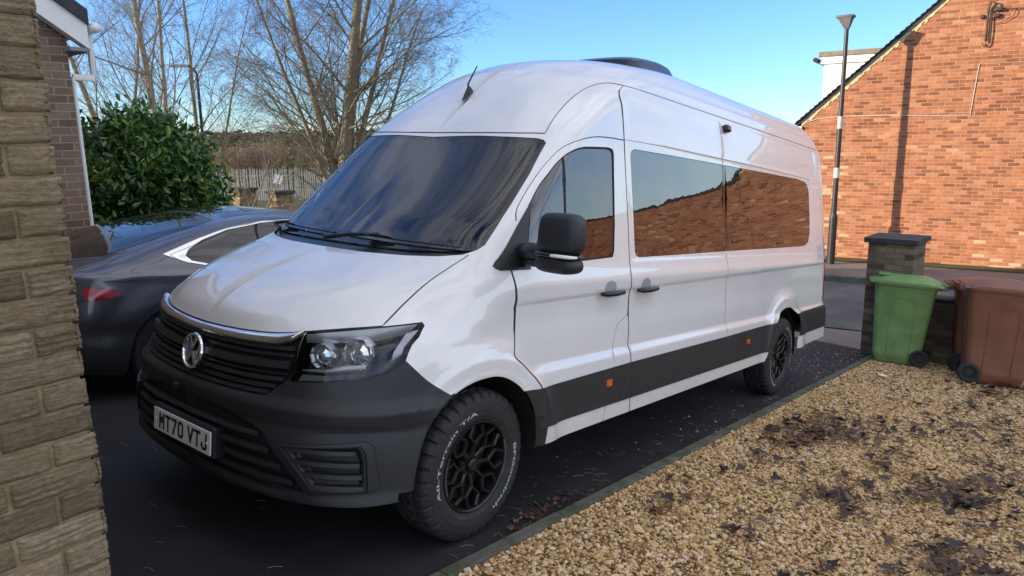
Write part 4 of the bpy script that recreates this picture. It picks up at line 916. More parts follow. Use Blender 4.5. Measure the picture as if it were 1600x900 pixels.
V, F, T = litter([(1.55, -1.03, 34, .10), (1.85, -1.05, 14, .10), (1.3, -1.06, 8, .08), (2.63, -.78, 9, .06), (5.15, -1.0, 4, .05), (3.3, -1.0, 8, .4), (4.5, -.95, 10, .5), (6.8, -.9, 8, .5)], (.018, .042), .004, 5)
o = mesh_obj('drive_leaves', V, F, M_leaf, mat=SL.copy()); at = o.data.attributes.new('tone', 'FLOAT', 'POINT'); at.data.foreach_set('value', np.array([.4+.6*t for t in T], np.float32)); tag(o, kind='stuff')
# straw and twigs
b = MB(); rg = random.Random(3)
for i in range(150):
    if i < 26: x, y = rg.uniform(-.7, .5), rg.uniform(-1.1, 1.4)
    else: x, y = rg.uniform(.8, 6.5), -1.1+abs(rg.gauss(0, .28))
    a = rg.uniform(0, pi); l = rg.uniform(.015, .045); k = rg.uniform(-.12, .12)
    b.tube([(x-l*cos(a), y-l*sin(a), .004), (x+k*l*.4, y+.1*l, .009), (x+l*cos(a+k), y+l*sin(a+k), .004)], .0011, 3, cap=False)
o = b.build('scattered_straw', simple('straw', (.26, .20, .12), .8), mat=SL.copy()); tag(o, kind='stuff')
b = MB(); b.add([(7.35, -1.62, .045), (7.42, -1.56, .05), (7.39, -1.50, .048), (7.31, -1.54, .05), (7.36, -1.57, .065)], [(0, 1, 4), (1, 2, 4), (2, 3, 4), (3, 0, 4)])
o = b.build('paper_scrap', MT['plate'], mat=SL.copy()); tag(o, 'small scrap of white paper lying on the gravel before the green bin', 'litter')

# ------------------------------------------------------------------ wheelie bins
def bin_mats(col):
    return simple('bin_plastic', col, .45, var=.22, scale=5, bmp=.2, bscale=200, rvar=.14)
def make_bin(name, label, col, scale=1.0):
    t = empty(name); tag(t, label, 'wheelie bin', 'wheelie bins by the low wall'); M_b = bin_mats(col)
    # local: +X is the hinge/handle side, camera sees the -Y... side; body tapers to the base
    Z0, Z1 = .075, .98
    def ring(z, inset=0):
        f = (z-Z0)/(Z1-Z0); x0 = -.25-.075*f+inset; x1 = .26+.075*f-inset; y = .205+.075*f-inset; r = .05; o = []
        for cx, cy, a0 in ((x1-r, y-r, 0), (x0+r, y-r, 90), (x0+r, -y+r, 180), (x1-r, -y+r, 270)):
            for k in range(5): a = radians(a0+22.5*k); o.append((cx+r*cos(a), cy+r*sin(a), z))
        return o
    b = MB(); zs = [Z0-.07, Z0, .12, .14, .5, .86, .88, .925, .93, .96, Z1]; ins = [.02, .0, 0, .004, .004, .004, 0, 0, -.02, -.022, -.02]
    R_ = [ring(z, i) for z, i in zip(zs, ins)]; V = [p for r in R_ for p in r]; n = 20
    F = [(i*n+j, i*n+(j+1) % n, (i+1)*n+(j+1) % n, (i+1)*n+j) for i in range(len(zs)-1) for j in range(n)]+[tuple(range(n))[::-1]]
    b.add(V, F)
    body = b.build('body', M_b, t, smooth='auto')
    # raised arch moulding on both flanks, ribs
    for sy in (-1, 1):
        mb = MB(); pts = [(-.12, .10), (-.13, .72), (-.09, .80), (.09, .80), (.13, .72), (.12, .10)]
        q = []
        for x, z in dens(pts, .08):
            f = (z-Z0)/(Z1-Z0); q.append((x, sy*(.201+.075*f), z))
        mb.tube(q, .006, 6); mb.build('side_moulding', M_b, body, smooth=True)
    lb = MB(); nx, ny = 14, 8; V = []
    for i in range(nx+1):
        for j in range(ny+1):
            X = -.385+.765*i/nx; Y = -.315+.63*j/ny; e = max(0, (1-abs(2*j/ny-1)**4)); ex = 1-abs(2*i/nx-1)**6
            V.append((X, Y, .985+.035*ex*e+.045*smooth(-.385, -.10, X)*e-.03*smooth(.20, .38, X)))
    nV = len(V); V += [(x, y, .955) for x, y, z in V]
    F = [(i*(ny+1)+j, (i+1)*(ny+1)+j, (i+1)*(ny+1)+j+1, i*(ny+1)+j+1) for i in range(nx) for j in range(ny)]
    rim = [i*(ny+1) for i in range(nx+1)]+[nx*(ny+1)+j for j in range(1, ny+1)]+[i*(ny+1)+ny for i in range(nx-1, -1, -1)]+[j for j in range(ny-1, 0, -1)]
    F += [(rim[i], rim[i]+nV, rim[(i+1) % len(rim)]+nV, rim[(i+1) % len(rim)]) for i in range(len(rim))]
    lb.add(V, F)
    lb.bbox(-.30, -.16, -.20, .20, 1.035, 1.072, .012); lid = lb.build('lid', M_b, t, smooth='auto')
    b = MB(); b.tube([(.34, -.22, .955), (.43, -.22, .985), (.43, .22, .985), (.34, .22, .955)], .015, 8); 
    for y in (-.23, 0, .23): b.bbox(.30, .42, y-.012, y+.012, .92, 1.0, .006)
    b.build('handle', M_b, t, smooth='auto')
    for sy in (-1, 1):
        b = MB(); MW = frame((.235, sy*.235, .10), (1, 0, 0), (0, 0, 1) if sy < 0 else (0, 0, -1))
        b.lathe([(.001, .018), (.025, .018), (.03, .01), (.055, .008), (.06, .020), (.080, .026), (.098, .020), (.102, .0), (.098, -.020), (.05, -.02)], 32, M=MW)
        for k in range(6): a = 2*pi*k/6; bar2(b, (.02*cos(a), .02*sin(a)), (.062*cos(a), .062*sin(a)), .012, MW, (.0, .016))
        b.build('wheel', MT['rubber'], t, smooth='auto')
    b = MB(); b.tube([(.235, -.24, .10), (.235, .24, .10)], .012, 8); b.build('axle', MT['under'], t)
    t.scale = (scale,)*3
    return t
def place(t, x, y, rz, z=.02):
    t.matrix_world = Matrix.Translation(SL@Vector((x, y, z)))@SL@Matrix.Rotation(rz, 4, 'Z')@Matrix.Scale(t.scale[0], 4)
g = make_bin('wheelie_bin', 'green wheelie bin standing on gravel beside the brick gate pillar', (.155, .27, .085), 1.05)
place(g, 8.66, -1.43, radians(-76))
b1 = make_bin('wheelie_bin', 'nearest brown wheelie bin, its wheels in the leaves at the photo edge', (.20, .078, .042), 1.13); place(b1, 8.38, -2.50, radians(104))
b2 = make_bin('wheelie_bin', 'brown wheelie bin half hidden behind the nearest brown bin', (.20, .078, .042), 1.08); place(b2, 9.05, -2.30, radians(102))
# ------------------------------------------------------------------ gate pillar and low garden wall
M_pil = brick_mat('weathered_brick', [(.1, (.085, .062, .036)), (.4, (.145, .108, .062)), (.7, (.19, .145, .088)), (1, (.25, .19, .12))], (.13, .12, .095), .225, .075, .012, axis='YZ', wob=.008, stain=(5, .66, (.30, .30, .27), .5), bstr=1)
def pillar(name, label, x, y, z0, z1, wd, mat, rz, cap=.06, group=None):
    t = empty(name, (x, y, z0), rz); tag(t, label, 'pillar', group)
    b = MB(); b.bbox(-wd/2, wd/2, -wd/2, wd/2, 0, z1-z0-cap, .012); b.build('shaft', mat, t)
    b = MB(); c = wd/2+.045; b.bbox(-c, c, -c, c, z1-z0-cap, z1-z0, .01); b.prism([(-c, -c), (c, -c), (c, c), (-c, c)], z1-z0-.005, z1-z0+.004); b.build('cap', M_cap, t); return t
M_cap = simple('dark_capstone', (.035, .035, .036), .8, var=.3, bmp=.5, bscale=40)
pillar('gate_pillar', 'dark weathered brick gate pillar with a flat capstone behind the green bin', 9.02, -1.27, -1.15, .53, .55, M_pil, radians(-3))
t = empty('garden_wall', (9.25, -1.6, ZS)); tag(t, 'low dark brick garden wall running behind the wheelie bins', 'wall')
b = MB(); b.box(-.11, .11, -9, 0, -.1, .80); b.build('wall_face', M_pil, t); b = MB(); b.bbox(-.14, .14, -9, .0, .80, .85, .01); b.build('coping', M_cap, t)

# ------------------------------------------------------------------ gable house across the street
M_red = brick_mat('orange_brick', [(.0, (.19, .072, .038)), (.12, (.26, .098, .050)), (.4, (.325, .125, .060)), (.75, (.375, .155, .078)), (.95, (.42, .20, .105)), (1.0, (.50, .34, .20))], (.38, .24, .15), .225, .075, .012, axis='YZ', wob=.007, bstr=.8, stain=(2.5, .68, (.36, .26, .12), .35))
HM = Matrix(((-GN.x, GD.x, 0, G0.x), (-GN.y, GD.y, 0, G0.y), (0, 0, 1, ZS), (0, 0, 0, 1)))   # local x: away from camera, y: along the gable
gh = empty('gable_house', mat=HM); tag(gh, 'orange brick house with a tall sunlit gable end and slate roof', 'house')
ya, yb, zev = 2.95, -5.15, 3.22; ym = (ya+yb)/2; sl_ = .90; zap = zev+(ya-ym)*sl_
b = MB(); V = [(0, ya, -.2), (0, yb, -.2), (0, yb, zev), (0, ym, zap), (0, ya, zev)]; V += [(9, y, z) for _, y, z in V]
b.add(V, [(0, 4, 3, 2, 1), (5, 6, 7, 8, 9), (0, 1, 6, 5), (1, 2, 7, 6), (0, 5, 9, 4)]); b.build('wall', M_red, gh)
M_slate = brick_mat('slate', [(0, (.035, .036, .04)), (1, (.085, .085, .088))], (.015, .015, .015), .25, .18, .006, axis='XZ')
b = MB()
for s_, y_e in ((1, ya), (-1, yb)):
    y0 = y_e+s_*.22; z0 = zev-.22*sl_
    b.add([(-.05, y0, z0+.03), (9.1, y0, z0+.03), (9.1, ym, zap+.03), (-.05, ym, zap+.03), (-.05, y0, z0+.12), (9.1, y0, z0+.12), (9.1, ym, zap+.12), (-.05, ym, zap+.12)], [(4, 5, 6, 7), (0, 3, 2, 1), (0, 4, 7, 3), (0, 1, 5, 4), (1, 2, 6, 5)])
b.build('roof', M_slate, gh)
M_mort = simple('lime_mortar', (.50, .42, .24), .95, var=.35, scale=9, bmp=.6, bscale=30)
b = MB(); rg = random.Random(4); k = 70
for i in range(k):       # ragged mortar bedding and slate ends up the verge
    t0 = i/k; t1 = (i+.97)/k
    for s_, ye in ((1, ya), (-1, yb)):
        y0 = ye+(ym-ye)*t0; y1 = ye+(ym-ye)*t1; za = zev+(zap-zev)*t0; zb = zev+(zap-zev)*t1; d = .05+.07*rg.random()
        b.add([(-.012, y0, za-d), (-.012, y1, zb-d), (-.018, y1, zb+.035), (-.018, y0, za+.035), (.03, y0, za-d), (.03, y1, zb-d)], [(0, 1, 2, 3) if s_ < 0 else (3, 2, 1, 0)])
b.build('verge_mortar', M_mort, gh)
b = MB()
for i in range(44):
    t0 = i/44; t1 = (i+1.1)/44; y0 = ya+.2+(ym-ya)*t0; y1 = ya+.2+(ym-ya)*t1; za = zev-.18+(zap-zev)*t0; zb = zev-.18+(zap-zev)*t1
    b.add([(-.09-.02*rg.random(), y0, za+.13), (-.09, y1, zb+.11), (-.09, y1, zb+.125), (-.09, y0, za+.155), (.2, y0, za+.13), (.2, y1, zb+.11), (.2, y1, zb+.125), (.2, y0, za+.155)], [(0, 1, 2, 3), (3, 2, 6, 7), (0, 3, 7, 4), (0, 4, 5, 1)])
b.build('verge_slates', M_slate, gh)
M_upvc = simple('white_upvc', (.74, .74, .71), .4, var=.04)
b = MB(); b.bbox(-.06, .06, ya-.02, ya+.20, zev-.42, zev-.06, .01); b.build('eaves_box', M_upvc, gh)
b = MB(); b.tube([(-.10, ya+.30, zev-.20), (9, ya+.30, zev-.20)], .06, 8); b.build('gutter', MT['plastic'], gh)
# clad dormer standing on the roof slope
M_cladw = bpy.data.materials.new('x'); bpy.data.materials.remove(M_cladw)
m, nt, p = new_mat('cream_cladding'); t_ = nt.nodes.new('ShaderNodeTexCoord'); s_ = nt.nodes.new('ShaderNodeSeparateXYZ'); sock(nt, t_.outputs['Object'], s_.inputs[0]); fr_ = math_n(nt, 'FRACT', math_n(nt, 'DIVIDE', s_.outputs[2], .30))
c = ramp(nt, fr_, [(0, (.45, .43, .36)), (.05, (.76, .73, .62)), (1, (.78, .75, .64))]); sock(nt, c, p.inputs['Base Color']); p.inputs['Roughness'].default_value = .5; bump(nt, fr_, p, .5, .02); M_cladw = m
dm = empty('dormer'); dm.parent = None
b = MB(); b.bbox(.5, 6.0, .3, 2.62, zev+.12, 4.62, .01); d1 = b.build('dormer_cheek', M_cladw, gh)
b = MB(); b.bbox(.42, 6.2, .3, 2.74, 4.74, 4.86, .015); b.build('dormer_roof', simple('dormer_felt', (.20, .17, .12), .8, var=.2), gh)
b = MB(); b.bbox(.45, 6.1, .3, 2.70, 4.58, 4.745, .01); b.build('dormer_fascia', M_upvc, gh)
b = MB(); b.tube([(.38, 2.80, 4.68), (6.1, 2.80, 4.68)], .055, 8); b.build('dormer_gutter', MT['plastic'], gh)
bpy.data.objects.remove(dm)
# cable clipped across the gable, and the old bracket with its wires
M_cable = simple('pale_cable', (.50, .42, .34), .7)
b = MB(); cz = [(2.95, 3.22), (2.6, 3.32), (2.0, 3.36), (1.2, 3.36), (.5, 3.33), (-.1, 3.32), (-.42, 3.31), (-.45, 3.8), (-.49, 4.35)]
b.tube([(-.012, y, z) for y, z in cz], .009, 5); b.build('clipped_cable', M_cable, gh)
b = MB(); br = lambda y, z, x=-.05: (x, y, z)
b.tube([br(-.56, 4.78), br(-.555, 5.1), br(-.55, 5.42), br(-.58, 5.55, -.09), br(-.66, 5.52, -.1), br(-.68, 5.38)], .02, 6); b.tube([br(-.60, 5.4), br(-.63, 5.0), br(-.62, 4.74), br(-.58, 4.68), br(-.52, 4.71), br(-.50, 4.77)], .012, 6)
b.bbox(-.10, .0, -.80, -.66, 5.36, 5.44, .02); b.bbox(-.08, .0, -.76, -.66, 5.24, 5.32, .02); b.bbox(-.06, 0, -.50, -.42, 5.24, 5.32, .02)
b.tube([br(-.75, 5.4), br(-1.0, 5.39), br(-1.6, 5.36), br(-3, 5.4)], .008, 5); b.tube([br(-.66, 5.12), br(-.82, 5.14), br(-1.0, 5.26), br(-1.02, 5.36), br(-.92, 5.40)], .008, 5)
b.build('cable_bracket', simple('rusty_iron', (.05, .035, .028), .8), gh, smooth=True)
# yard wall continuing to the right (seen in the van windows)
t = empty('yard_wall', mat=HM@Matrix.Translation((0, -5.17, 0))); tag(t, 'brick yard wall beyond the gable house, outside the frame', 'wall')
b = MB(); b.box(-.0, .22, -14, 0, -.1, 3.10); b.build('wall_face', M_red, t); b = MB(); b.bbox(-.04, .26, -14, 0, 3.10, 3.17, .01); b.build('coping', M_cap, t)

# ------------------------------------------------------------------ street lamp by the gable
t = empty('street_lamp', gp(1.97, .98, .10)); tag(t, 'tall dark street lamp post standing before the sunlit gable wall', 'street lamp')
M_post = simple('dark_post', (.018, .018, .020), .45, bmp=.2, bscale=30)
b = MB(); b.tube([(0, 0, 0), (0, 0, 1.05)], .085, 14); b.tube([(0, 0, 1.05), (0, 0, 1.15)], [.085, .055], 14); b.tube([(0, 0, 1.1), (0, 0, 5.05)], [.058, .042], 14); b.build('post', M_post, t, smooth='auto')
M_band = simple('pale_band', (.42, .41, .39), .6)
for z0_, z1_, r_ in ((1.92, 2.14, .062), (2.98, 3.24, .056)): b = MB(); b.tube([(0, 0, z0_), (0, 0, z1_)], r_, 14); b.build('reflective_band', M_band, t)
b = MB(); V = [(-.10, -.10, 5.40), (.16, -.10, 5.40), (.16, .24, 5.64), (-.10, .24, 5.64), (-.03, -.04, 5.05), (.05, -.04, 5.05), (.05, .06, 5.34), (-.03, .06, 5.34)]
b.bbox(-.11, .14, -.14, .22, 5.27, 5.33, .025); b.add([(-.10, -.10, 5.275), (.13, -.10, 5.275), (.13, .18, 5.275), (-.10, .18, 5.275), (-.045, -.045, 5.05), (.045, -.045, 5.05), (.045, .045, 5.05), (-.045, .045, 5.05)], [(0, 1, 5, 4), (1, 2, 6, 5), (2, 3, 7, 6), (3, 0, 4, 7), (4, 5, 6, 7), (0, 3, 2, 1)])
b.build('lantern', simple('lantern_grey', (.10, .095, .09), .6), t, smooth='auto')

# ------------------------------------------------------------------ near rough brick wall at the left edge
nw = empty('house_corner', (-.735, -1.2, 0)); tag(nw, 'close corner of a house in rough rusticated buff brick, filling the left edge', 'wall')
m, nt, p = new_mat('rustic_brick'); a = nt.nodes.new('ShaderNodeAttribute'); a.attribute_name = 'tone'
tcn = nt.nodes.new('ShaderNodeTexCoord'); mpn = nt.nodes.new('ShaderNodeMapping'); mpn.inputs['Scale'].default_value = (9, 9, 48); sock(nt, tcn.outputs['Object'], mpn.inputs[0])
c = ramp(nt, a.outputs['Fac'], [(0, (.19, .148, .095)), (.5, (.29, .225, .145)), (1, (.39, .31, .205))]); st_n = noise(nt, 3.5, 7, .7, mpn.outputs[0])
c = mixc(nt, .7, c, ramp(nt, noise(nt, 70, 5, .75), [(.3, (.55, .53, .5)), (.7, (1.35, 1.33, 1.3))]), 'MULTIPLY'); c = mixc(nt, .6, c, ramp(nt, st_n, [(.28, (.35, .33, .30)), (.5, (.95, .95, .95)), (.75, (1.45, 1.4, 1.3))]), 'MULTIPLY'); c = mixc(nt, ramp(nt, noise(nt, 5, 7, .7), [(.60, (0, 0, 0)), (.72, (.55, .55, .55))]), c, (.34, .32, .27))
c = mixc(nt, ramp(nt, noise(nt, 2.2, 5, .6), [(.5, (0, 0, 0)), (.7, (.6, .6, .6))]), c, (.10, .085, .03))
sock(nt, c, p.inputs['Base Color']); p.inputs['Roughness'].default_value = .95; p.inputs['Specular IOR Level'].default_value = .15; bump(nt, math_n(nt, 'ADD', noise(nt, 90, 6, .7), math_n(nt, 'MULTIPLY', st_n, 2.0)), p, .9, .006); M_rus = m
def fbm(x, y, s): 
    v = 0
    for k, (f, a_) in enumerate(((1, .5), (2.1, .27), (4.3, .15), (8.7, .08))): v = v+a_*np.sin(x*f+1.7*np.sin(y*f*1.3+s+k)+s*3.1+k*2)*np.cos(y*f*1.1+1.3*np.sin(x*f*.7+s*1.7)+k)
    return v
VV = []; FF = []; TT = []; nb_ = 0; rg = random.Random(9); BH = .0765; BL = .225
def brick_patch(o, ux, uy, un, L_, H_, seed, tone, side_ext=.03):
    """a rough brick face: a grid pushed out by grooves, with rounded returning edges"""
    global nb_
    nx, ny = max(5, int(L_/.0085)), 13; gx = np.linspace(0, 1, nx); gy_ = np.linspace(0, 1, ny); GX, GY = np.meshgrid(gx, gy_); x = GX*L_; y = GY*H_
    gro = rg.random(); d = .004*fbm(x*26+seed, y*60, seed)
    if gro < .45: d += .0045*np.sign(np.sin(y*2*pi/.0165+.8*np.sin(x*9+seed)+seed))*np.clip(fbm(x*15, y*20+seed, seed)+.55, 0, 1)-.001
    else: d += .0016*np.sin(y*2*pi/.009+.6*np.sin(x*14+seed))
    ed = np.minimum(np.minimum(x, L_-x), np.minimum(y, H_-y)); jag = .5+.5*fbm(x*60+seed, y*60, seed*2)
    d = d-.010*(1-smooth(0, .005+.004*jag, ed))
    wx = .0035*fbm(y*80, x*8+seed, seed); wy = .0025*fbm(x*40, seed+y*3, seed+4)
    P_ = np.array(o)+np.outer((x+wx).ravel(), ux)+np.outer((y+wy).ravel(), uy)+np.outer(d.ravel(), un)
    f = [(j*nx+i, j*nx+i+1, (j+1)*nx+i+1, (j+1)*nx+i) for j in range(ny-1) for i in range(nx-1)]
    VV.append(P_); FF.append(np.array(f)+nb_); TT.append(np.full(len(P_), tone)); nb_ += len(P_)
for r_ in range(-14, 46):
    z = r_*BH; off = (r_ % 2); shift = rg.uniform(-.006, .006)
    x = shift
    # face towards the camera (-Y), bricks run to -X from the corner; alternate header / stretcher at the quoin
    first = True
    while x > -1.3:
        L_ = (.105 if off else BL-.01) if first else BL-.01; first = False
        brick_patch((x-L_, 0, z), (1, 0, 0), (0, 0, 1), (0, -1, 0), L_, BH-.0075+rg.uniform(-.002, .002), rg.uniform(0, 50), rg.random())
        x -= L_+.0105
    y = 0; first = True
    while y < .9:
        L_ = (.105 if not off else BL-.01) if first else BL-.01; first = False
        brick_patch((shift, y, z), (0, 1, 0), (0, 0, 1), (1, 0, 0), L_, BH-.0105, rg.uniform(0, 50), rg.random()); y += L_+.0105
o = mesh_obj('rustic_bricks', np.vstack(VV), np.vstack(FF), M_rus, nw, smooth=True); at = o.data.attributes.new('tone', 'FLOAT', 'POINT'); at.data.foreach_set('value', np.concatenate(TT).astype(np.float32))
M_morn = simple('buff_mortar', (.27, .20, .11), .95, var=.4, scale=12, bmp=.8, bscale=110)
b = MB(); b.box(-5.5, -.013, .013, 3.6, -1.4, 3.5); b.build('wall_core', M_morn, nw)

# ------------------------------------------------------------------ brown brick neighbour with white bargeboard
BM = Matrix.Translation((1.62, 4.66, 0))@Matrix.Rotation(radians(-2.5), 4, 'Z')
bh = empty('brown_house', mat=BM); tag(bh, 'brown brick house end with white bargeboard and dark roof verge', 'house')
M_brn = brick_mat('brown_brick', [(.0, (.15, .102, .070)), (.5, (.20, .138, .098)), (1, (.245, .172, .125))], (.31, .25, .195), .225, .075, .010, axis='XZ', wob=.002, bstr=.5, mortar_var=.15)
b = MB(); ze = 2.92; sr = .70; V = [(0, 0, -1.3), (-9, 0, -1.3), (-9, 0, ze), (-4.5, 0, ze+4.5*sr), (0, 0, ze)]; V += [(x, 8.4, z) for x, _, z in V]
b.add(V, [(0, 4, 3, 2, 1), (5, 6, 7, 8, 9), (0, 5, 9, 4), (1, 2, 7, 6)]); b.build('wall', M_brn, bh)
M_tile = simple('dark_tile', (.02, .02, .022), .6, var=.2)
b = MB()
for s_, xe in ((1, 0), (-1, -9)):
    x0 = xe+s_*.16; z0 = ze-.16*sr+.17
    b.add([(x0, -.17, z0), (-4.5, -.17, ze+4.5*sr+.17), (-4.5, 8.6, ze+4.5*sr+.17), (x0, 8.6, z0), (x0, -.17, z0+.14), (-4.5, -.17, ze+4.5*sr+.31), (-4.5, 8.6, ze+4.5*sr+.31), (x0, 8.6, z0+.14)], [(4, 5, 6, 7)[::s_], (0, 1, 5, 4)[::-s_], (0, 4, 7, 3)[::-s_], (0, 3, 2, 1)[::s_]])
b.build('roof', M_tile, bh)
b = MB()
for s_, xe in ((1, 0), (-1, -9)):
    x0 = xe+s_*.15; z0 = ze-.15*sr
    b.add([(x0, -.14, z0-.06), (-4.5, -.14, ze+4.5*sr-.06), (-4.5, -.14, ze+4.5*sr+.19), (x0, -.14, z0+.20), (x0, -.02, z0-.06), (-4.5, -.02, ze+4.5*sr-.06), (x0, -.02, z0+.20)], [(0, 3, 2, 1)[::-s_], (0, 1, 5, 4)[::-s_], (0, 4, 6, 3)[::s_]])
b.build('bargeboard', M_upvc, bh)
b = MB(); b.bbox(-.02, .16, -.13, 8.4, ze-.19, ze-.15, .006); b.build('soffit', simple('grey_soffit', (.22, .23, .24), .6), bh)
b = MB(); b.tube([(.22, -.16, ze+.04), (.22, 8.5, ze+.04)], .05, 8); b.build('gutter', M_upvc, bh, smooth=True)
b = MB(); b.bbox(.20, .245, .02, .065, ze-.40, ze+.0, .004); b.bbox(.03, .23, .02, .065, ze-.45, ze-.39, .004); b.tube([(.03, .04, ze-.42), (.03, .04, -1.2)], .021, 10); b.build('downpipe', M_upvc, bh, smooth='auto')
# ------------------------------------------------------------------ bare winter trees
CW = np.array(SL.to_3x3()@Vector(cp.tolist()))
def at_px(px, py, dist, z=None):
    d = SLN@(cf*FL+cr*(px-800)-cu*(py-450)); d = d/np.hypot(d[0], d[1]); p = CW+d*dist; return Vector((p[0], p[1], p[2] if z is None else z))
def grow(rg, p, d, L_, r, lvl, maxl, out, cfg):
    n = max(3, int(L_/cfg['seg'][lvl])); pts = [p]; rad = [r]; q = Vector(p); dd = Vector(d).normalized(); st = L_/n
    for i in range(n):
        dd = (dd+Vector((rg.gauss(0, 1), rg.gauss(0, 1), rg.gauss(0, 1)))*cfg['wob'][lvl]+Vector((0, 0, cfg['up'][lvl]))*st).normalized()
        q = q+dd*st; pts.append(q.copy()); rad.append(r*(1-(i+1)/n*(1-cfg['tip'])))
    out[0 if lvl < cfg['split'] else 1].append((pts, rad, 7 if lvl == 0 else 5 if lvl == 1 else 3))
    if lvl >= maxl: return
    k = cfg['n'][lvl]
    for j in range(k):
        t = cfg['t0'][lvl]+(1-cfg['t0'][lvl])*(j+rg.random())/k; i = min(int(t*n), n-1); f = t*n-i
        b = pts[i].lerp(pts[i+1], f); tdir = (pts[i+1]-pts[i]).normalized(); a = tdir.orthogonal().normalized(); a.rotate(Matrix.Rotation(rg.uniform(0, 2*pi), 3, tdir))
        an = radians(rg.gauss(cfg['ang'][lvl], 9)); nd = tdir*cos(an)+a*sin(an)
        grow(rg, b, nd, L_*cfg['len'][lvl]*(1.12-t*.55)*rg.uniform(.75, 1.2), max(.004, r*(1-t*(1-cfg['tip']))*cfg['rr'][lvl]), lvl+1, maxl, out, cfg)
def tubes(lst, n=None):
    b = MB(); V = []; F = []
    for pts, rad, k in lst:
        kk = k; base = len(V); m_ = len(pts); t = (pts[1]-pts[0]).normalized(); a = t.orthogonal().normalized()
        for i, p in enumerate(pts):
            t = (pts[min(i+1, m_-1)]-pts[max(i-1, 0)]).normalized(); a = (a-t*a.dot(t)).normalized(); c_ = t.cross(a)
            for j in range(kk): th = 2*pi*j/kk; V.append(p+(a*cos(th)+c_*sin(th))*rad[i])
        for i in range(m_-1):
            for j in range(kk): F.append((base+i*kk+j, base+i*kk+(j+1) % kk, base+(i+1)*kk+(j+1) % kk, base+(i+1)*kk+j))
    return V, F
m, nt, p = new_mat('bark'); n1 = noise(nt, 6, 6, .7); c = ramp(nt, n1, [(.3, (.10, .09, .055)), (.5, (.21, .18, .12)), (.7, (.32, .28, .19))]); sock(nt, c, p.inputs['Base Color']); p.inputs['Roughness'].default_value = .9; bump(nt, noise(nt, 25, 5), p, .6, .02); M_bark = m
M_twig = simple('twig', (.15, .125, .085), .85, var=.35, scale=1.5); M_twig2 = simple('grey_twig', (.17, .15, .115), .85, var=.35, scale=1.5)
def tree(name, label, base, stems, maxl, cfg, seed, group, twm, r0=.2):
    rg = random.Random(seed); t = empty(name, base); tag(t, label, 'tree', group); out = [[], []]
    for (dx, dy, L_, rs) in stems: grow(rg, Vector((dx*.12, dy*.12, -.2)), Vector((dx, dy, 1)), L_, rs, 0, maxl, out, cfg)
    V, F = tubes(out[0]); mesh_obj('trunk', V, F, M_bark, t, smooth=True); V, F = tubes(out[1]); mesh_obj('crown', V, F, twm, t, smooth=True); return t
rt = Vector((sin(radians(52)), -cos(radians(52)), 0))    # sideways as seen down the drive
cfgA = dict(seg=[.9, .55, .4, .3, .25], wob=[.035, .07, .10, .12, .14], up=[.012, .05, .04, .02, .0], tip=.28, split=2, n=[22, 11, 8, 4], t0=[.09, .10, .12, .15], ang=[50, 42, 40, 38], len=[.43, .46, .44, .5], rr=[.28, .42, .5, .7])
def st_(s, f, L_, r): return (rt.x*s+f*cos(radians(52)), rt.y*s+f*sin(radians(52)), L_, r)
tb_ = at_px(540, 330, 33, -1.6)
tree('bare_tree', 'big multi-stemmed bare tree rising just left of the van roof', tb_, [st_(-.12, .05, 13.5, .20), st_(.01, -.06, 15, .33), st_(.10, .1, 14.5, .20), st_(.24, 0, 13, .16), st_(-.30, -.05, 10.5, .13), st_(.42, -.05, 10, .11)], 4, cfgA, 11, 'bare winter trees', M_twig)
cfgB = dict(seg=[.9, .55, .4, .3, .25], wob=[.03, .08, .10, .13, .14], up=[.02, .05, .03, .01, .0], tip=.2, split=1, n=[26, 9, 6, 3], t0=[.16, .15, .12, .15], ang=[38, 38, 38, 38], len=[.34, .46, .44, .5], rr=[.30, .5, .6, .7])
tree('bare_tree', 'slender bare tree behind the laurel, nearest the white downpipe', at_px(205, 330, 30, -1.5), [st_(-.12, 0, 13, .13), st_(.08, .1, 11, .09)], 4, cfgB, 5, 'bare winter trees', M_twig2)
tree('bare_tree', 'tall straight-stemmed bare tree above the middle of the laurel', at_px(268, 330, 27, -1.4), [st_(-.05, 0, 14, .15), st_(.10, .1, 12, .11)], 4, cfgB, 8, 'bare winter trees', M_twig2)
tree('bare_tree', 'thin bare tree beside the far street light, right of the laurel top', at_px(318, 330, 31, -1.5), [st_(.02, 0, 12.5, .11), st_(.26, 0, 9, .07)], 4, cfgB, 21, 'bare winter trees', M_twig)
cfgC = dict(seg=[.4, .3, .25, .2], wob=[.07, .1, .12, .14], up=[.0, .03, .02, .0], tip=.25, split=1, n=[9, 7, 4], t0=[.15, .15, .12], ang=[34, 36, 36], len=[.50, .5, .5], rr=[.5, .55, .6])
def bush(name, label, base, h, k, seed, group, twm, spread=.5, lv=3):
    rg = random.Random(seed); return tree(name, label, base, [(rg.gauss(0, spread), rg.gauss(0, spread), h*rg.uniform(.7, 1.1), .018*h**.6) for _ in range(k)], lv, cfgC, seed, group, twm)
bush('bare_shrub', 'leaning bare shrub with a few russet leaves at the right end of the laurel', at_px(352, 330, 20, -1.15), 3.6, 9, 3, 'bare shrubs', M_twig)
bush('bare_shrub', 'bare brambly shrub in front of the left brick gate post', at_px(350, 340, 19, -1.1), 1.6, 8, 13, 'bare shrubs', M_twig, .7, 2)
bush('bare_shrub', 'low brambly shrub between and beside the two brick gate posts', at_px(455, 340, 19.5, -1.15), 1.7, 12, 14, 'bare shrubs', M_twig, .8, 2)
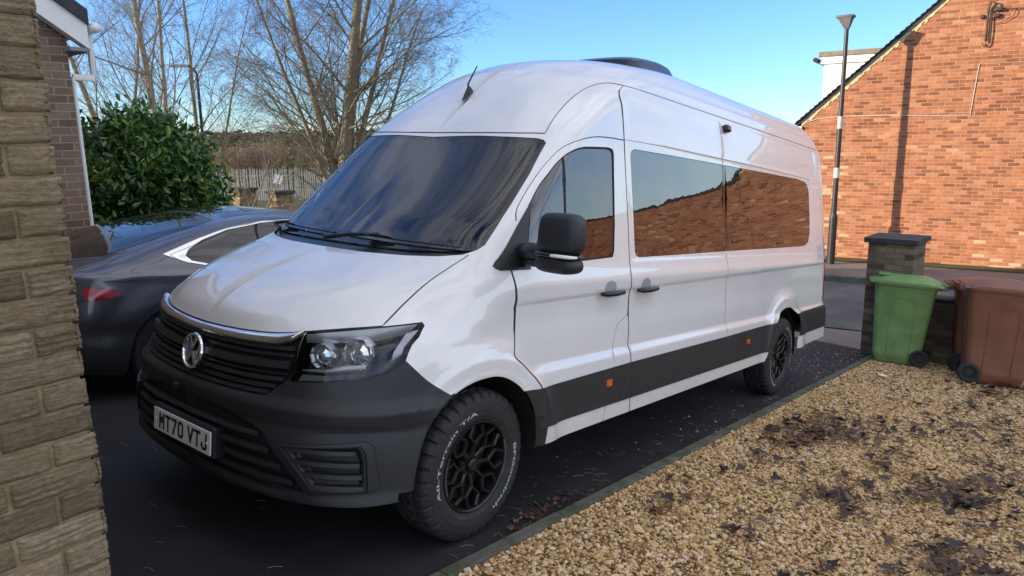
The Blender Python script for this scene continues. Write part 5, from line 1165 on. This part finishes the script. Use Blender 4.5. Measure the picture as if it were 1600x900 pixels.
# russet leaves hanging on
def leaf_cards(pts, size, rg, asp=.5, up=.3, fold=.0):
    """one pointed leaf per point: two folded halves"""
    n = len(pts); P_ = np.array(pts); a = rg.uniform(0, 2*pi, n); e = rg.normal(up, .5, n); d = np.stack([np.cos(a)*np.cos(e), np.sin(a)*np.cos(e), np.sin(e)], -1)
    s = np.cross(d, rg.normal(0, 1, (n, 3))); s /= np.linalg.norm(s, axis=1)[:, None]; nn = np.cross(s, d); L_ = size*rg.uniform(.7, 1.25, n)[:, None]; W_ = L_*asp*.5
    q = [P_, P_+d*L_*.35+s*W_+nn*W_*fold, P_+d*L_*.75+s*W_*.75+nn*W_*fold, P_+d*L_, P_+d*L_*.75-s*W_*.75+nn*W_*fold, P_+d*L_*.35-s*W_+nn*W_*fold, P_+d*L_*.6-nn*W_*.12]
    V = np.stack(q, 1).reshape(-1, 3); b = np.arange(n)[:, None]*7
    F = np.concatenate([np.stack([b[:, 0]+i, b[:, 0]+j, b[:, 0]+6], -1) for i, j in ((0, 1), (1, 2), (2, 3), (3, 4), (4, 5), (5, 0))])
    return V, F
def leaf_mat(name, stops, rough=.35, trans=.0):
    m, nt, p = new_mat(name); a = nt.nodes.new('ShaderNodeAttribute'); a.attribute_name = 'tone'; c = ramp(nt, a.outputs['Fac'], stops); sock(nt, c, p.inputs['Base Color']); p.inputs['Roughness'].default_value = rough
    if trans:
        t = nt.nodes.new('ShaderNodeBsdfTranslucent'); sock(nt, c, t.inputs[0]); x = nt.nodes.new('ShaderNodeMixShader'); x.inputs[0].default_value = trans; sock(nt, p.outputs[0], x.inputs[1]); sock(nt, t.outputs[0], x.inputs[2]); sock(nt, x.outputs[0], nt.nodes['Material Output'].inputs[0])
    return m
def cards_obj(name, pts, size, mat, parent=None, seed=1, tones=None, **k):
    rg = np.random.default_rng(seed); V, F = leaf_cards(pts, size, rg, **k); o = mesh_obj(name, V, F, mat, parent, smooth=False); at = o.data.attributes.new('tone', 'FLOAT', 'POINT')
    t = rg.uniform(0, 1, len(pts)) if tones is None else np.clip(np.asarray(tones)+rg.normal(0, .16, len(pts)), 0, 1); at.data.foreach_set('value', np.repeat(t, 7).astype(np.float32)); return o
M_russ = leaf_mat('russet_leaf', [(0, (.20, .07, .02)), (.6, (.36, .16, .04)), (1, (.42, .26, .07))], .6, .3)
pr = at_px(352, 330, 20, -1.15); rg_ = np.random.default_rng(2)
sh_ = [o for o in bpy.data.objects if o.name.startswith('bare_shrub') and o.parent is None][0]
cards_obj('russet_leaves', rg_.normal(0, 1, (240, 3))*np.array([.7, .7, .65])+np.array([0, 0, 2.1]), .055, M_russ, sh_, 4)
# ---- laurel
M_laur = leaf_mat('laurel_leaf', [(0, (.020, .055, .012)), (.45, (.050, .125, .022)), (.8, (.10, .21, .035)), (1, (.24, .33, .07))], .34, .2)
lc = at_px(222, 330, 11.6, 0); 
lau = empty('laurel_bush', (lc.x, lc.y, -.6)); tag(lau, 'large glossy dark green laurel bush behind the grey car', 'bush')
rg_ = np.random.default_rng(12); pts = []; tones = []
clumps = []
for i in range(250):
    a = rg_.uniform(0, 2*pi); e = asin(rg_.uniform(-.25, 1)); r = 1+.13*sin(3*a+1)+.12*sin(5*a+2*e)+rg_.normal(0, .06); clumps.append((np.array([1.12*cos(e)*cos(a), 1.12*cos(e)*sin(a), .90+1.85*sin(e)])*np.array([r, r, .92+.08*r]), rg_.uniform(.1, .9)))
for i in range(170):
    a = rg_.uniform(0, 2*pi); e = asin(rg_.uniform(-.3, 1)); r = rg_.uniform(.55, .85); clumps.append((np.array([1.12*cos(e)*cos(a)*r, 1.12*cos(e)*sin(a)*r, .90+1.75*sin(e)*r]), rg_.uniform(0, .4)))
for c_, tn in clumps:
    k = rg_.integers(26, 46); pts.append(c_+rg_.normal(0, .13, (k, 3))); tones += list(np.full(k, tn))
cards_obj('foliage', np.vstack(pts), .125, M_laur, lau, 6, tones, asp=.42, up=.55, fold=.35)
b = MB(); rg = random.Random(2)
for i in range(14): a = rg.uniform(0, 6.28); b.tube([(0.1*cos(a), .1*sin(a), -.6), (.5*cos(a), .5*sin(a), .6), (1.0*cos(a), 1.0*sin(a), 1.5)], [.03, .02, .01], 5)
b.build('stem', M_bark, lau)
# ---- gate posts of the garden beyond
M_post2 = brick_mat('mossy_brick', [(0, (.10, .075, .035)), (.5, (.20, .15, .075)), (1, (.30, .24, .13))], (.16, .14, .09), .225, .075, .012, axis='XY', wob=.006)
for px, dd, z1, lab in ((384, 22, .66, 'left one of two mossy brick gate posts before the metal fence'), (440, 21, .60, 'right one of two mossy brick gate posts before the metal fence')):
    p_ = at_px(px, 330, dd); pillar('gate_post', lab, p_.x, p_.y, -1.3, z1, .50, M_post2, radians(-7), .07, 'brick gate posts beyond the car')
# ---- palisade fence
fa, fb_ = at_px(330, 300, 43, -1.75), at_px(650, 300, 41, -1.75)
fe = empty('palisade_fence', fa, atan2(fb_.y-fa.y, fb_.x-fa.x)); tag(fe, 'pale galvanised palisade fence across the far side beyond the gate posts', 'fence'); FLn = (fb_-fa).length
M_galv = simple('galvanised_steel', (.42, .42, .38), .55, .0, var=.2, scale=3)
b = MB(); b.bbox(-.034, .034, -.012, .012, .05, 2.20, .008); b.prism([(-.034, 2.2), (.034, 2.2), (.018, 2.31), (0, 2.34), (-.018, 2.31)], -.012, .012, Matrix(((1, 0, 0, 0), (0, 0, 1, 0), (0, 1, 0, 0), (0, 0, 0, 1))))
pale = b.build('pale', M_galv, fe); rg = random.Random(6); k = 98
for i in range(k):
    o = pale if i == 0 else pale.copy()
    if i: C.objects.link(o); o.parent = fe
    o.location = (FLn*(i+.5)/k, 0, rg.uniform(-.02, .02)); o.rotation_euler = (0, rg.gauss(0, .012), 0)
for z in (.40, 1.95): b = MB(); b.box(0, FLn, .015, .06, z-.03, z+.03); b.build('rail', M_galv, fe)
for i in range(5): b = MB(); x = FLn*i/4; b.box(x-.05, x+.05, .06, .14, 0, 2.2); b.build('post', M_galv, fe)
ps = at_px(435, 300, 42.0, -.28); ps.z = -.25
b = MB(); b.box(-.22, .22, -.015, .015, 0, .50); o = b.build('fence_sign', MT['plate'], mat=Matrix.Translation(ps)@Matrix.Rotation(atan2(fb_.y-fa.y, fb_.x-fa.x), 4, 'Z')@Matrix.Rotation(.25, 4, 'Y')@Matrix.Translation((0, -.12, 0))); tag(o, 'plain white board fixed askew on the palisade fence', 'sign')
# ---- far street light
p_ = at_px(328, 330, 30); sl2 = empty('street_lamp', (p_.x, p_.y, -1.4)); tag(sl2, 'old grey street light with a swan-neck arm among the bare trees', 'street lamp')
hz = at_px(322, 103, 30).z+1.4; b = MB(); ax = -rt
b.tube([(0, 0, 0), (0, 0, hz-.35)]+[tuple(Vector((0, 0, hz-.35))+ax*(.35*(1-cos(a)))+Vector((0, 0, .35*sin(a)))) for a in (.4, .8, 1.2, 1.57)], [.07, .05, .04, .035, .03, .03], 8); b.build('post', M_post, sl2, smooth=True)
b = MB(); c_ = ax*.6+Vector((0, 0, hz+.0)); b.bbox(-.32, .32, -.09, .09, -.06, .05, .03, 0, Matrix.Translation(c_)@Matrix.Rotation(atan2(ax.y, ax.x), 4, 'Z')); b.build('lantern', simple('lantern_pale', (.55, .57, .58), .4), sl2)
# ---- evergreen, far bare bushes, wood on the hill
M_ever = leaf_mat('evergreen', [(0, (.015, .03, .010)), (.6, (.05, .09, .02)), (1, (.14, .20, .05))], .7, .1)
def cone_cloud(n, r, h, rg_): 
    t = rg_.uniform(0, 1, n)**.8; a = rg_.uniform(0, 2*pi, n); rr = r*(1-t)**.6*rg_.uniform(.5, 1.1, n); return np.stack([rr*np.cos(a), rr*np.sin(a), t*h], -1)
for px, top, dd, r, sd_, lab in ((455, 228, 50, .65, 1, 'dark narrow evergreen standing above the palisade fence'), (447, 246, 47, .5, 2, 'brighter green young evergreen against the palisade fence')):
    p_ = at_px(px, top, dd); e_ = empty('evergreen_tree', (p_.x, p_.y, -1.9)); tag(e_, lab, 'tree', 'evergreens by the fence'); cards_obj('crown', cone_cloud(2600, r, p_.z+1.9, np.random.default_rng(sd_)), .16, M_ever, e_, sd_, None if sd_ == 1 else np.full(2600, .75), asp=.6, up=.3)
    b = MB(); b.tube([(0, 0, 0), (0, 0, p_.z+1.5)], [.07, .02], 6); b.build('trunk', M_bark, e_)
def twigs(n, rx, ry, h, rg_, L_=.9, w=.018):
    """a haze of fine upright shoots"""
    a = rg_.uniform(0, 2*pi, n); r = np.sqrt(rg_.uniform(0, 1, n)); z = rg_.uniform(0, 1, n)**.7*h*np.sqrt(np.clip(1-r**2.5, .02, 1)); x = rx*r*np.cos(a)*(.55+.45*z/h); y = ry*r*np.sin(a)*(.55+.45*z/h)
    P_ = np.stack([x, y, z], -1); d = np.stack([x/rx*.8, y/ry*.8, np.ones(n)*.9], -1)+rg_.normal(0, .35, (n, 3)); d /= np.linalg.norm(d, axis=1)[:, None]; s = np.cross(d, rg_.normal(0, 1, (n, 3))); s /= np.linalg.norm(s, axis=1)[:, None]; ll = L_*rg_.uniform(.5, 1.2, n)[:, None]
    V = np.stack([P_-s*w, P_+s*w, P_+d*ll], 1).reshape(-1, 3); F = np.arange(3*n).reshape(-1, 3); return V, F
M_bs = [simple('far_twigs', c_, .95, var=.3, scale=.8) for c_ in ((.20, .145, .105), (.26, .185, .115), (.17, .13, .10))]
rg_ = np.random.default_rng(31); labs = ['leftmost brown leafless bush behind the palisade fence', 'brown leafless bush left of the narrow evergreen', 'pinkish brown leafless bush just right of the narrow evergreen', 'tawny leafless bush by the foot of the big bare tree', 'leafless bush seen behind the left shrub branches', 'leafless bush rightmost along the palisade fence']
for i, (px, top, dd, r) in enumerate(((392, 238, 58, 2.4), (425, 232, 60, 2.6), (490, 236, 62, 2.8), (520, 240, 56, 2.2), (362, 240, 62, 2.2), (560, 238, 60, 2.4))):
    p_ = at_px(px, top, dd); h = p_.z+2.2; V, F = twigs(9000, r, r, h, rg_, 1.1, .014); o = mesh_obj('leafless_bush', V, F, M_bs[i % 3]); o.location = (p_.x, p_.y, -2.2); tag(o, labs[i], 'bush', 'leafless bushes behind the fence')
m, nt, p = new_mat('hill_ground'); c = ramp(nt, noise(nt, .05, 6), [(.3, (.05, .06, .025)), (.6, (.10, .085, .045)), (.8, (.14, .12, .06))]); sock(nt, c, p.inputs['Base Color']); p.inputs['Roughness'].default_value = 1; M_hill = m
V = []; nb = 60
for i in range(nb+1):
    a = radians(-60+190*i/nb)
    for r, z in ((90, -3), (140, -2), (230, 1.5+1.2*sin(7*a)), (420, 4+2*sin(9*a)), (700, -5)): V.append((CW[0]+r*cos(a), CW[1]+r*sin(a), z))
o = mesh_obj('hill', V, [(i*5+j, i*5+j+1, (i+1)*5+j+1, (i+1)*5+j) for i in range(nb) for j in range(4)], M_hill, smooth=True); tag(o, kind='structure')
M_wood = leaf_mat('far_wood', [(0, (.030, .045, .022)), (.35, (.055, .070, .032)), (.55, (.10, .085, .050)), (1, (.17, .13, .08))], .95)
pts = []; tones = []; 
for i in range(900):
    a = radians(rg_.uniform(40, 72) if i < 420 else rg_.uniform(-10, 105)); r = rg_.uniform(110, 300); zb = float(np.interp(r, [90, 140, 230, 420], [-3, -2, 1.5, 4])); h = rg_.uniform(2.6, 4.6)*(.75+.25*r/230); w_ = rg_.uniform(1.6, 3.2); k = 120
    q = rg_.normal(0, 1, (k, 3)); q /= np.linalg.norm(q, axis=1)[:, None]; q *= rg_.uniform(.6, 1, (k, 1)); pts.append(q*np.array([w_, w_, h*.55])+np.array([CW[0]+r*cos(a), CW[1]+r*sin(a), zb+h*.45])); tones += list(np.full(k, rg_.choice([.1, .2, .35, .7, .9], p=[.3, .25, .15, .2, .1])))
o = cards_obj('distant_wood', np.vstack(pts), 1.0, M_wood, None, 9, tones, asp=.7); tag(o, kind='stuff')
# ------------------------------------------------------------------ grey car on the far side of the van
CRW = [[.20, .14, .70, .90, 2.6, 4.10, 4.86, 2.2], [.30, .06, .68, .95, 2.8, 4.15, 4.95, 2.2], [.45, .03, .66, .975, 2.8, 4.15, 4.97, 2.2], [.62, .015, .66, .98, 2.8, 4.10, 4.96, 2.2], [.78, .02, .70, .975, 2.8, 4.00, 4.85, 2.2], [.88, .05, .72, .962, 2.7, 3.85, 4.65, 2.2], [.95, .09, .75, .94, 2.6, 3.65, 4.20, 2.3], [1.00, .22, .85, .91, 2.6, 3.50, 3.95, 2.4], [1.06, .45, 1.05, .865, 2.7, 3.35, 3.75, 2.6], [1.14, .74, 1.30, .81, 2.8, 3.15, 3.50, 2.7], [1.23, 1.05, 1.55, .745, 2.9, 2.95, 3.22, 2.7], [1.32, 1.40, 1.85, .68, 2.9, 2.75, 2.95, 2.7], [1.38, 1.72, 2.05, .61, 2.8, 2.60, 2.72, 2.6], [1.42, 2.02, 2.20, .48, 2.6, 2.48, 2.55, 2.5], [1.437, 2.20, 2.28, .28, 2.4, 2.40, 2.44, 2.4], [1.44, 2.30, 2.32, .001, 2.2, 2.34, 2.36, 2.2]]
csf = Surf(CRW, None, 3.0)
def cdisp(s, u, v, p):
    x, y, z = p[..., 0], np.abs(p[..., 1]), p[..., 2]; sd = smooth(.6, .95, u); d = np.zeros_like(x)
    for cx in (1.02, 3.96): r = np.hypot(x-cx, z-.35); d += sd*.028*smooth(.62, .42, r)*(z > .2)
    d += .012*np.exp(-((z-.93)/.03)**2)*smooth(.3, .8, u); d -= .012*np.exp(-((z-.52)/.06)**2)*sd
    return d
csf.disp = cdisp; P = {}
def circ(cx, cz, r, z0): return [(cx-r, z0)]+[(cx+r*cos(a), cz+r*sin(a)) for a in np.linspace(pi, 0, 22)]+[(cx+r, z0)]
P['a1'] = csf.side(circ(1.02, .35, .375, .19), .05); P['a2'] = csf.side(circ(3.96, .35, .375, .19), .05)
P['win'] = csf.side([(1.12, 1.075), (1.16, 1.12), (1.30, 1.19), (1.55, 1.27), (1.90, 1.335), (2.25, 1.36), (2.7, 1.32), (3.05, 1.22), (3.3, 1.08), (3.40, 1.01), (2.6, 1.00), (1.8, 1.00), (1.30, 1.01), (1.16, 1.035)], .06)
P['chr'] = csf.side([(.95, 1.085), (1.12, 1.145), (1.29, 1.205), (1.55, 1.284), (1.90, 1.349), (2.25, 1.373), (2.71, 1.333), (3.07, 1.23), (3.33, 1.085), (3.43, .998), (2.6, .990), (1.8, .990), (1.29, .998), (1.12, 1.026)], .06)
P['hatch'] = csf.front([(0, 1.02), (.50, 1.025), (.66, 1.06), (.62, 1.16), (.56, 1.28), (.50, 1.335), (.3, 1.355), (0, 1.36)])
P['roofg'] = csf.front([(0, 1.375), (.3, 1.372), (.50, 1.355), (.49, 1.40), (.2, 1.43), (0, 1.434)])
P['lamp'] = csf.side([(.16, .765), (.32, .762), (.50, .78), (.60, .815), (.50, .86), (.36, .885), (.20, .90)], .05); x0 = P['lamp'][0][0]
P['lamp'] = csf.front([(.52, .765), (.75, .762)])+P['lamp']+csf.front([(.72, .905), (.52, .90)])
P['red'] = csf.side([(.36, .775), (.50, .785), (.585, .815), (.50, .85), (.36, .857)], .05)
cg = dict(bootl=csf.front([(0, .74), (.45, .74)])+csf.side([(.22, .93), (.45, .985), (.8, 1.10), (1.02, 1.19)]), dr=csf.side([(1.42, .45), (1.40, .70), (1.30, .95)]), dr2=csf.side([(2.35, .3), (2.33, .98)]), bp=csf.side([(.28, .60), (.62, .60)]), hp=csf.side([(1.02, 1.19), (1.10, 1.25), (1.12, 1.30)]))
bl_ = csf.side([(1.80, 1.0), (1.83, 1.33)], .05); ba_, bb_ = offset_line(bl_, .012)
vv, ff, cen = cut(csf, [ba_.tolist(), bb_.tolist()]+[p+p[:1] for p in P.values()], list(cg.values()), .0028, gs=(.07, .03), fine=[(.2, 1.6, csf.tz(.6), csf.tz(.95), .022)])
IN = {k: pip(cen, P[k]) for k in P}; gapm = np.zeros(len(ff), bool)
for g_ in cg.values(): gapm |= dline(cen, g_) < .0028
car = empty('parked_car', mat=SL@Matrix.Translation((.13, 3.20, 0))); tag(car, 'dark grey fastback car seen rear-on between the van and the laurel bush', 'car')
m, nt, p = new_mat('grey_car_paint'); p.inputs['Base Color'].default_value = (.06, .06, .07, 1); p.inputs['Metallic'].default_value = .65; p.inputs['Roughness'].default_value = .32; p.inputs['Coat Weight'].default_value = 1; p.inputs['Coat Roughness'].default_value = .02; M_cp = m
sock(nt, ramp(nt, noise(nt, 900, 2), [(.3, (.07, .075, .09)), (.7, (.11, .115, .135))]), p.inputs['Base Color'])
M_cg = glass('car_glass', ior=1.65, opaque=(.012, .012, .013))
used = IN['a1'] | IN['a2']
def cpart(name, mask, mats, sides=(1, -1), mi=None, off=0, parent=car, gm=False):
    f = ff[mask]; a = np.zeros(len(f), int) if mi is None else mi[mask]
    if gm: a = np.where(gapm[mask], 1, a)
    return emit(csf, vv, f, name, mats, a, parent, sides, off)
cpart('rear_window', take(IN['hatch']), [M_cg], off=.002); cpart('roof_glass', take(IN['roofg']), [M_cg]); mr_ = take(IN['red']); ml_ = take(IN['lamp']); mw = take(IN['win']); mc_ = take(IN['chr'])
for sd_ in (1, -1):
    lo_ = cpart('tail_light', ml_, [simple('smoked_lens', (.05, .045, .05), .1, coat=1)], (sd_,), off=.003); cpart('red_lens', mr_, [MT['red']], (sd_,), off=.004, parent=lo_)
    cpart('side_window', mw, [M_cg, MT['gap']], (sd_,), off=-.002, mi=np.where(dline(cen, bl_) < .0118, 1, 0)); cpart('window_trim', mc_, [MT['chrome']], (sd_,), off=.004)
cpart('body', ~used, [M_cp, MT['gap']], gm=True)
b = MB(); V = []
for i in range(21):
    y = -.62+1.24*i/20; u, v = csf.u_y(abs(y), .935); q = csf.base(np.array([max(u, .004)]), np.array([v]))[0]; s_ = 1 if y < 0 else -1
    for dx, dz in ((.03, .0), (-.02, .035), (-.03, .03), (.06, .0)): V.append((q[0]+dx, y, q[2]+dz+.01))
b.add(V, [(i*4+j, (i+1)*4+j, (i+1)*4+(j+1) % 4, i*4+(j+1) % 4) for i in range(20) for j in range(4)]); b.build('spoiler_lip', M_cp, car, smooth=True)
b = MB(); b.bbox(.5, 4.5, -.75, .75, .16, .5, .05); b.build('underside', MT['under'], car)
def cwheel():
    b = MB(); AX = frame((0, 0, 0), (1, 0, 0), (0, 0, 1)); b.lathe([(.24, .105), (.28, .118), (.325, .112), (.345, .09), (.348, 0), (.345, -.09), (.28, -.11)], 56, M=AX); w_ = b.build('wheel', MT['rubber'], car, smooth='auto')
    b = MB(); b.lathe([(.242, .10), (.236, .108), (.225, .09), (.22, -.08)], 48, M=AX)
    for k in range(5):
        for s in (-.14, .14): a = 2*pi*k/5; bar2(b, (.03*sin(a), .03*cos(a)), (.23*sin(a+s), .23*cos(a+s)), .026, AX, (.06, .095))
    b.lathe([(.001, .10), (.045, .095), (.05, .06)], 20, M=AX); b.build('rim', simple('car_alloy', (.25, .25, .26), .3, .9), w_); return w_
cw = cwheel()
for i, (X, Y, rz) in enumerate([(1.02, -.845, 0), (3.96, -.845, 0), (1.02, .845, pi), (3.96, .845, pi)]):
    o = cw if i == 0 else cw.copy()
    if i:
        C.objects.link(o); ch_ = [c for c in bpy.data.objects if c.parent == cw][0].copy(); C.objects.link(ch_); ch_.parent = o
    o.parent = car; o.location = (X, Y, .348); o.rotation_euler = (0, 0, rz)
b = MB(); 
for sg in (1, -1):
    for cx in (1.02, 3.96):
        V = []; K = 14
        for k in range(K+1):
            a = pi*k/K
            for y in (-.955*sg, -.6*sg): V.append((cx+.385*cos(a), y, .35+.385*sin(a)))
        b = MB(); b.add(V, [(2*k, 2*k+1, 2*k+3, 2*k+2) for k in range(K)]); b.add([(cx-.39, -.6*sg, .2), (cx+.39, -.6*sg, .2), (cx+.39, -.6*sg, .75), (cx-.39, -.6*sg, .75)], [(0, 1, 2, 3)]); b.build('wheel_housing', MT['under'], car)
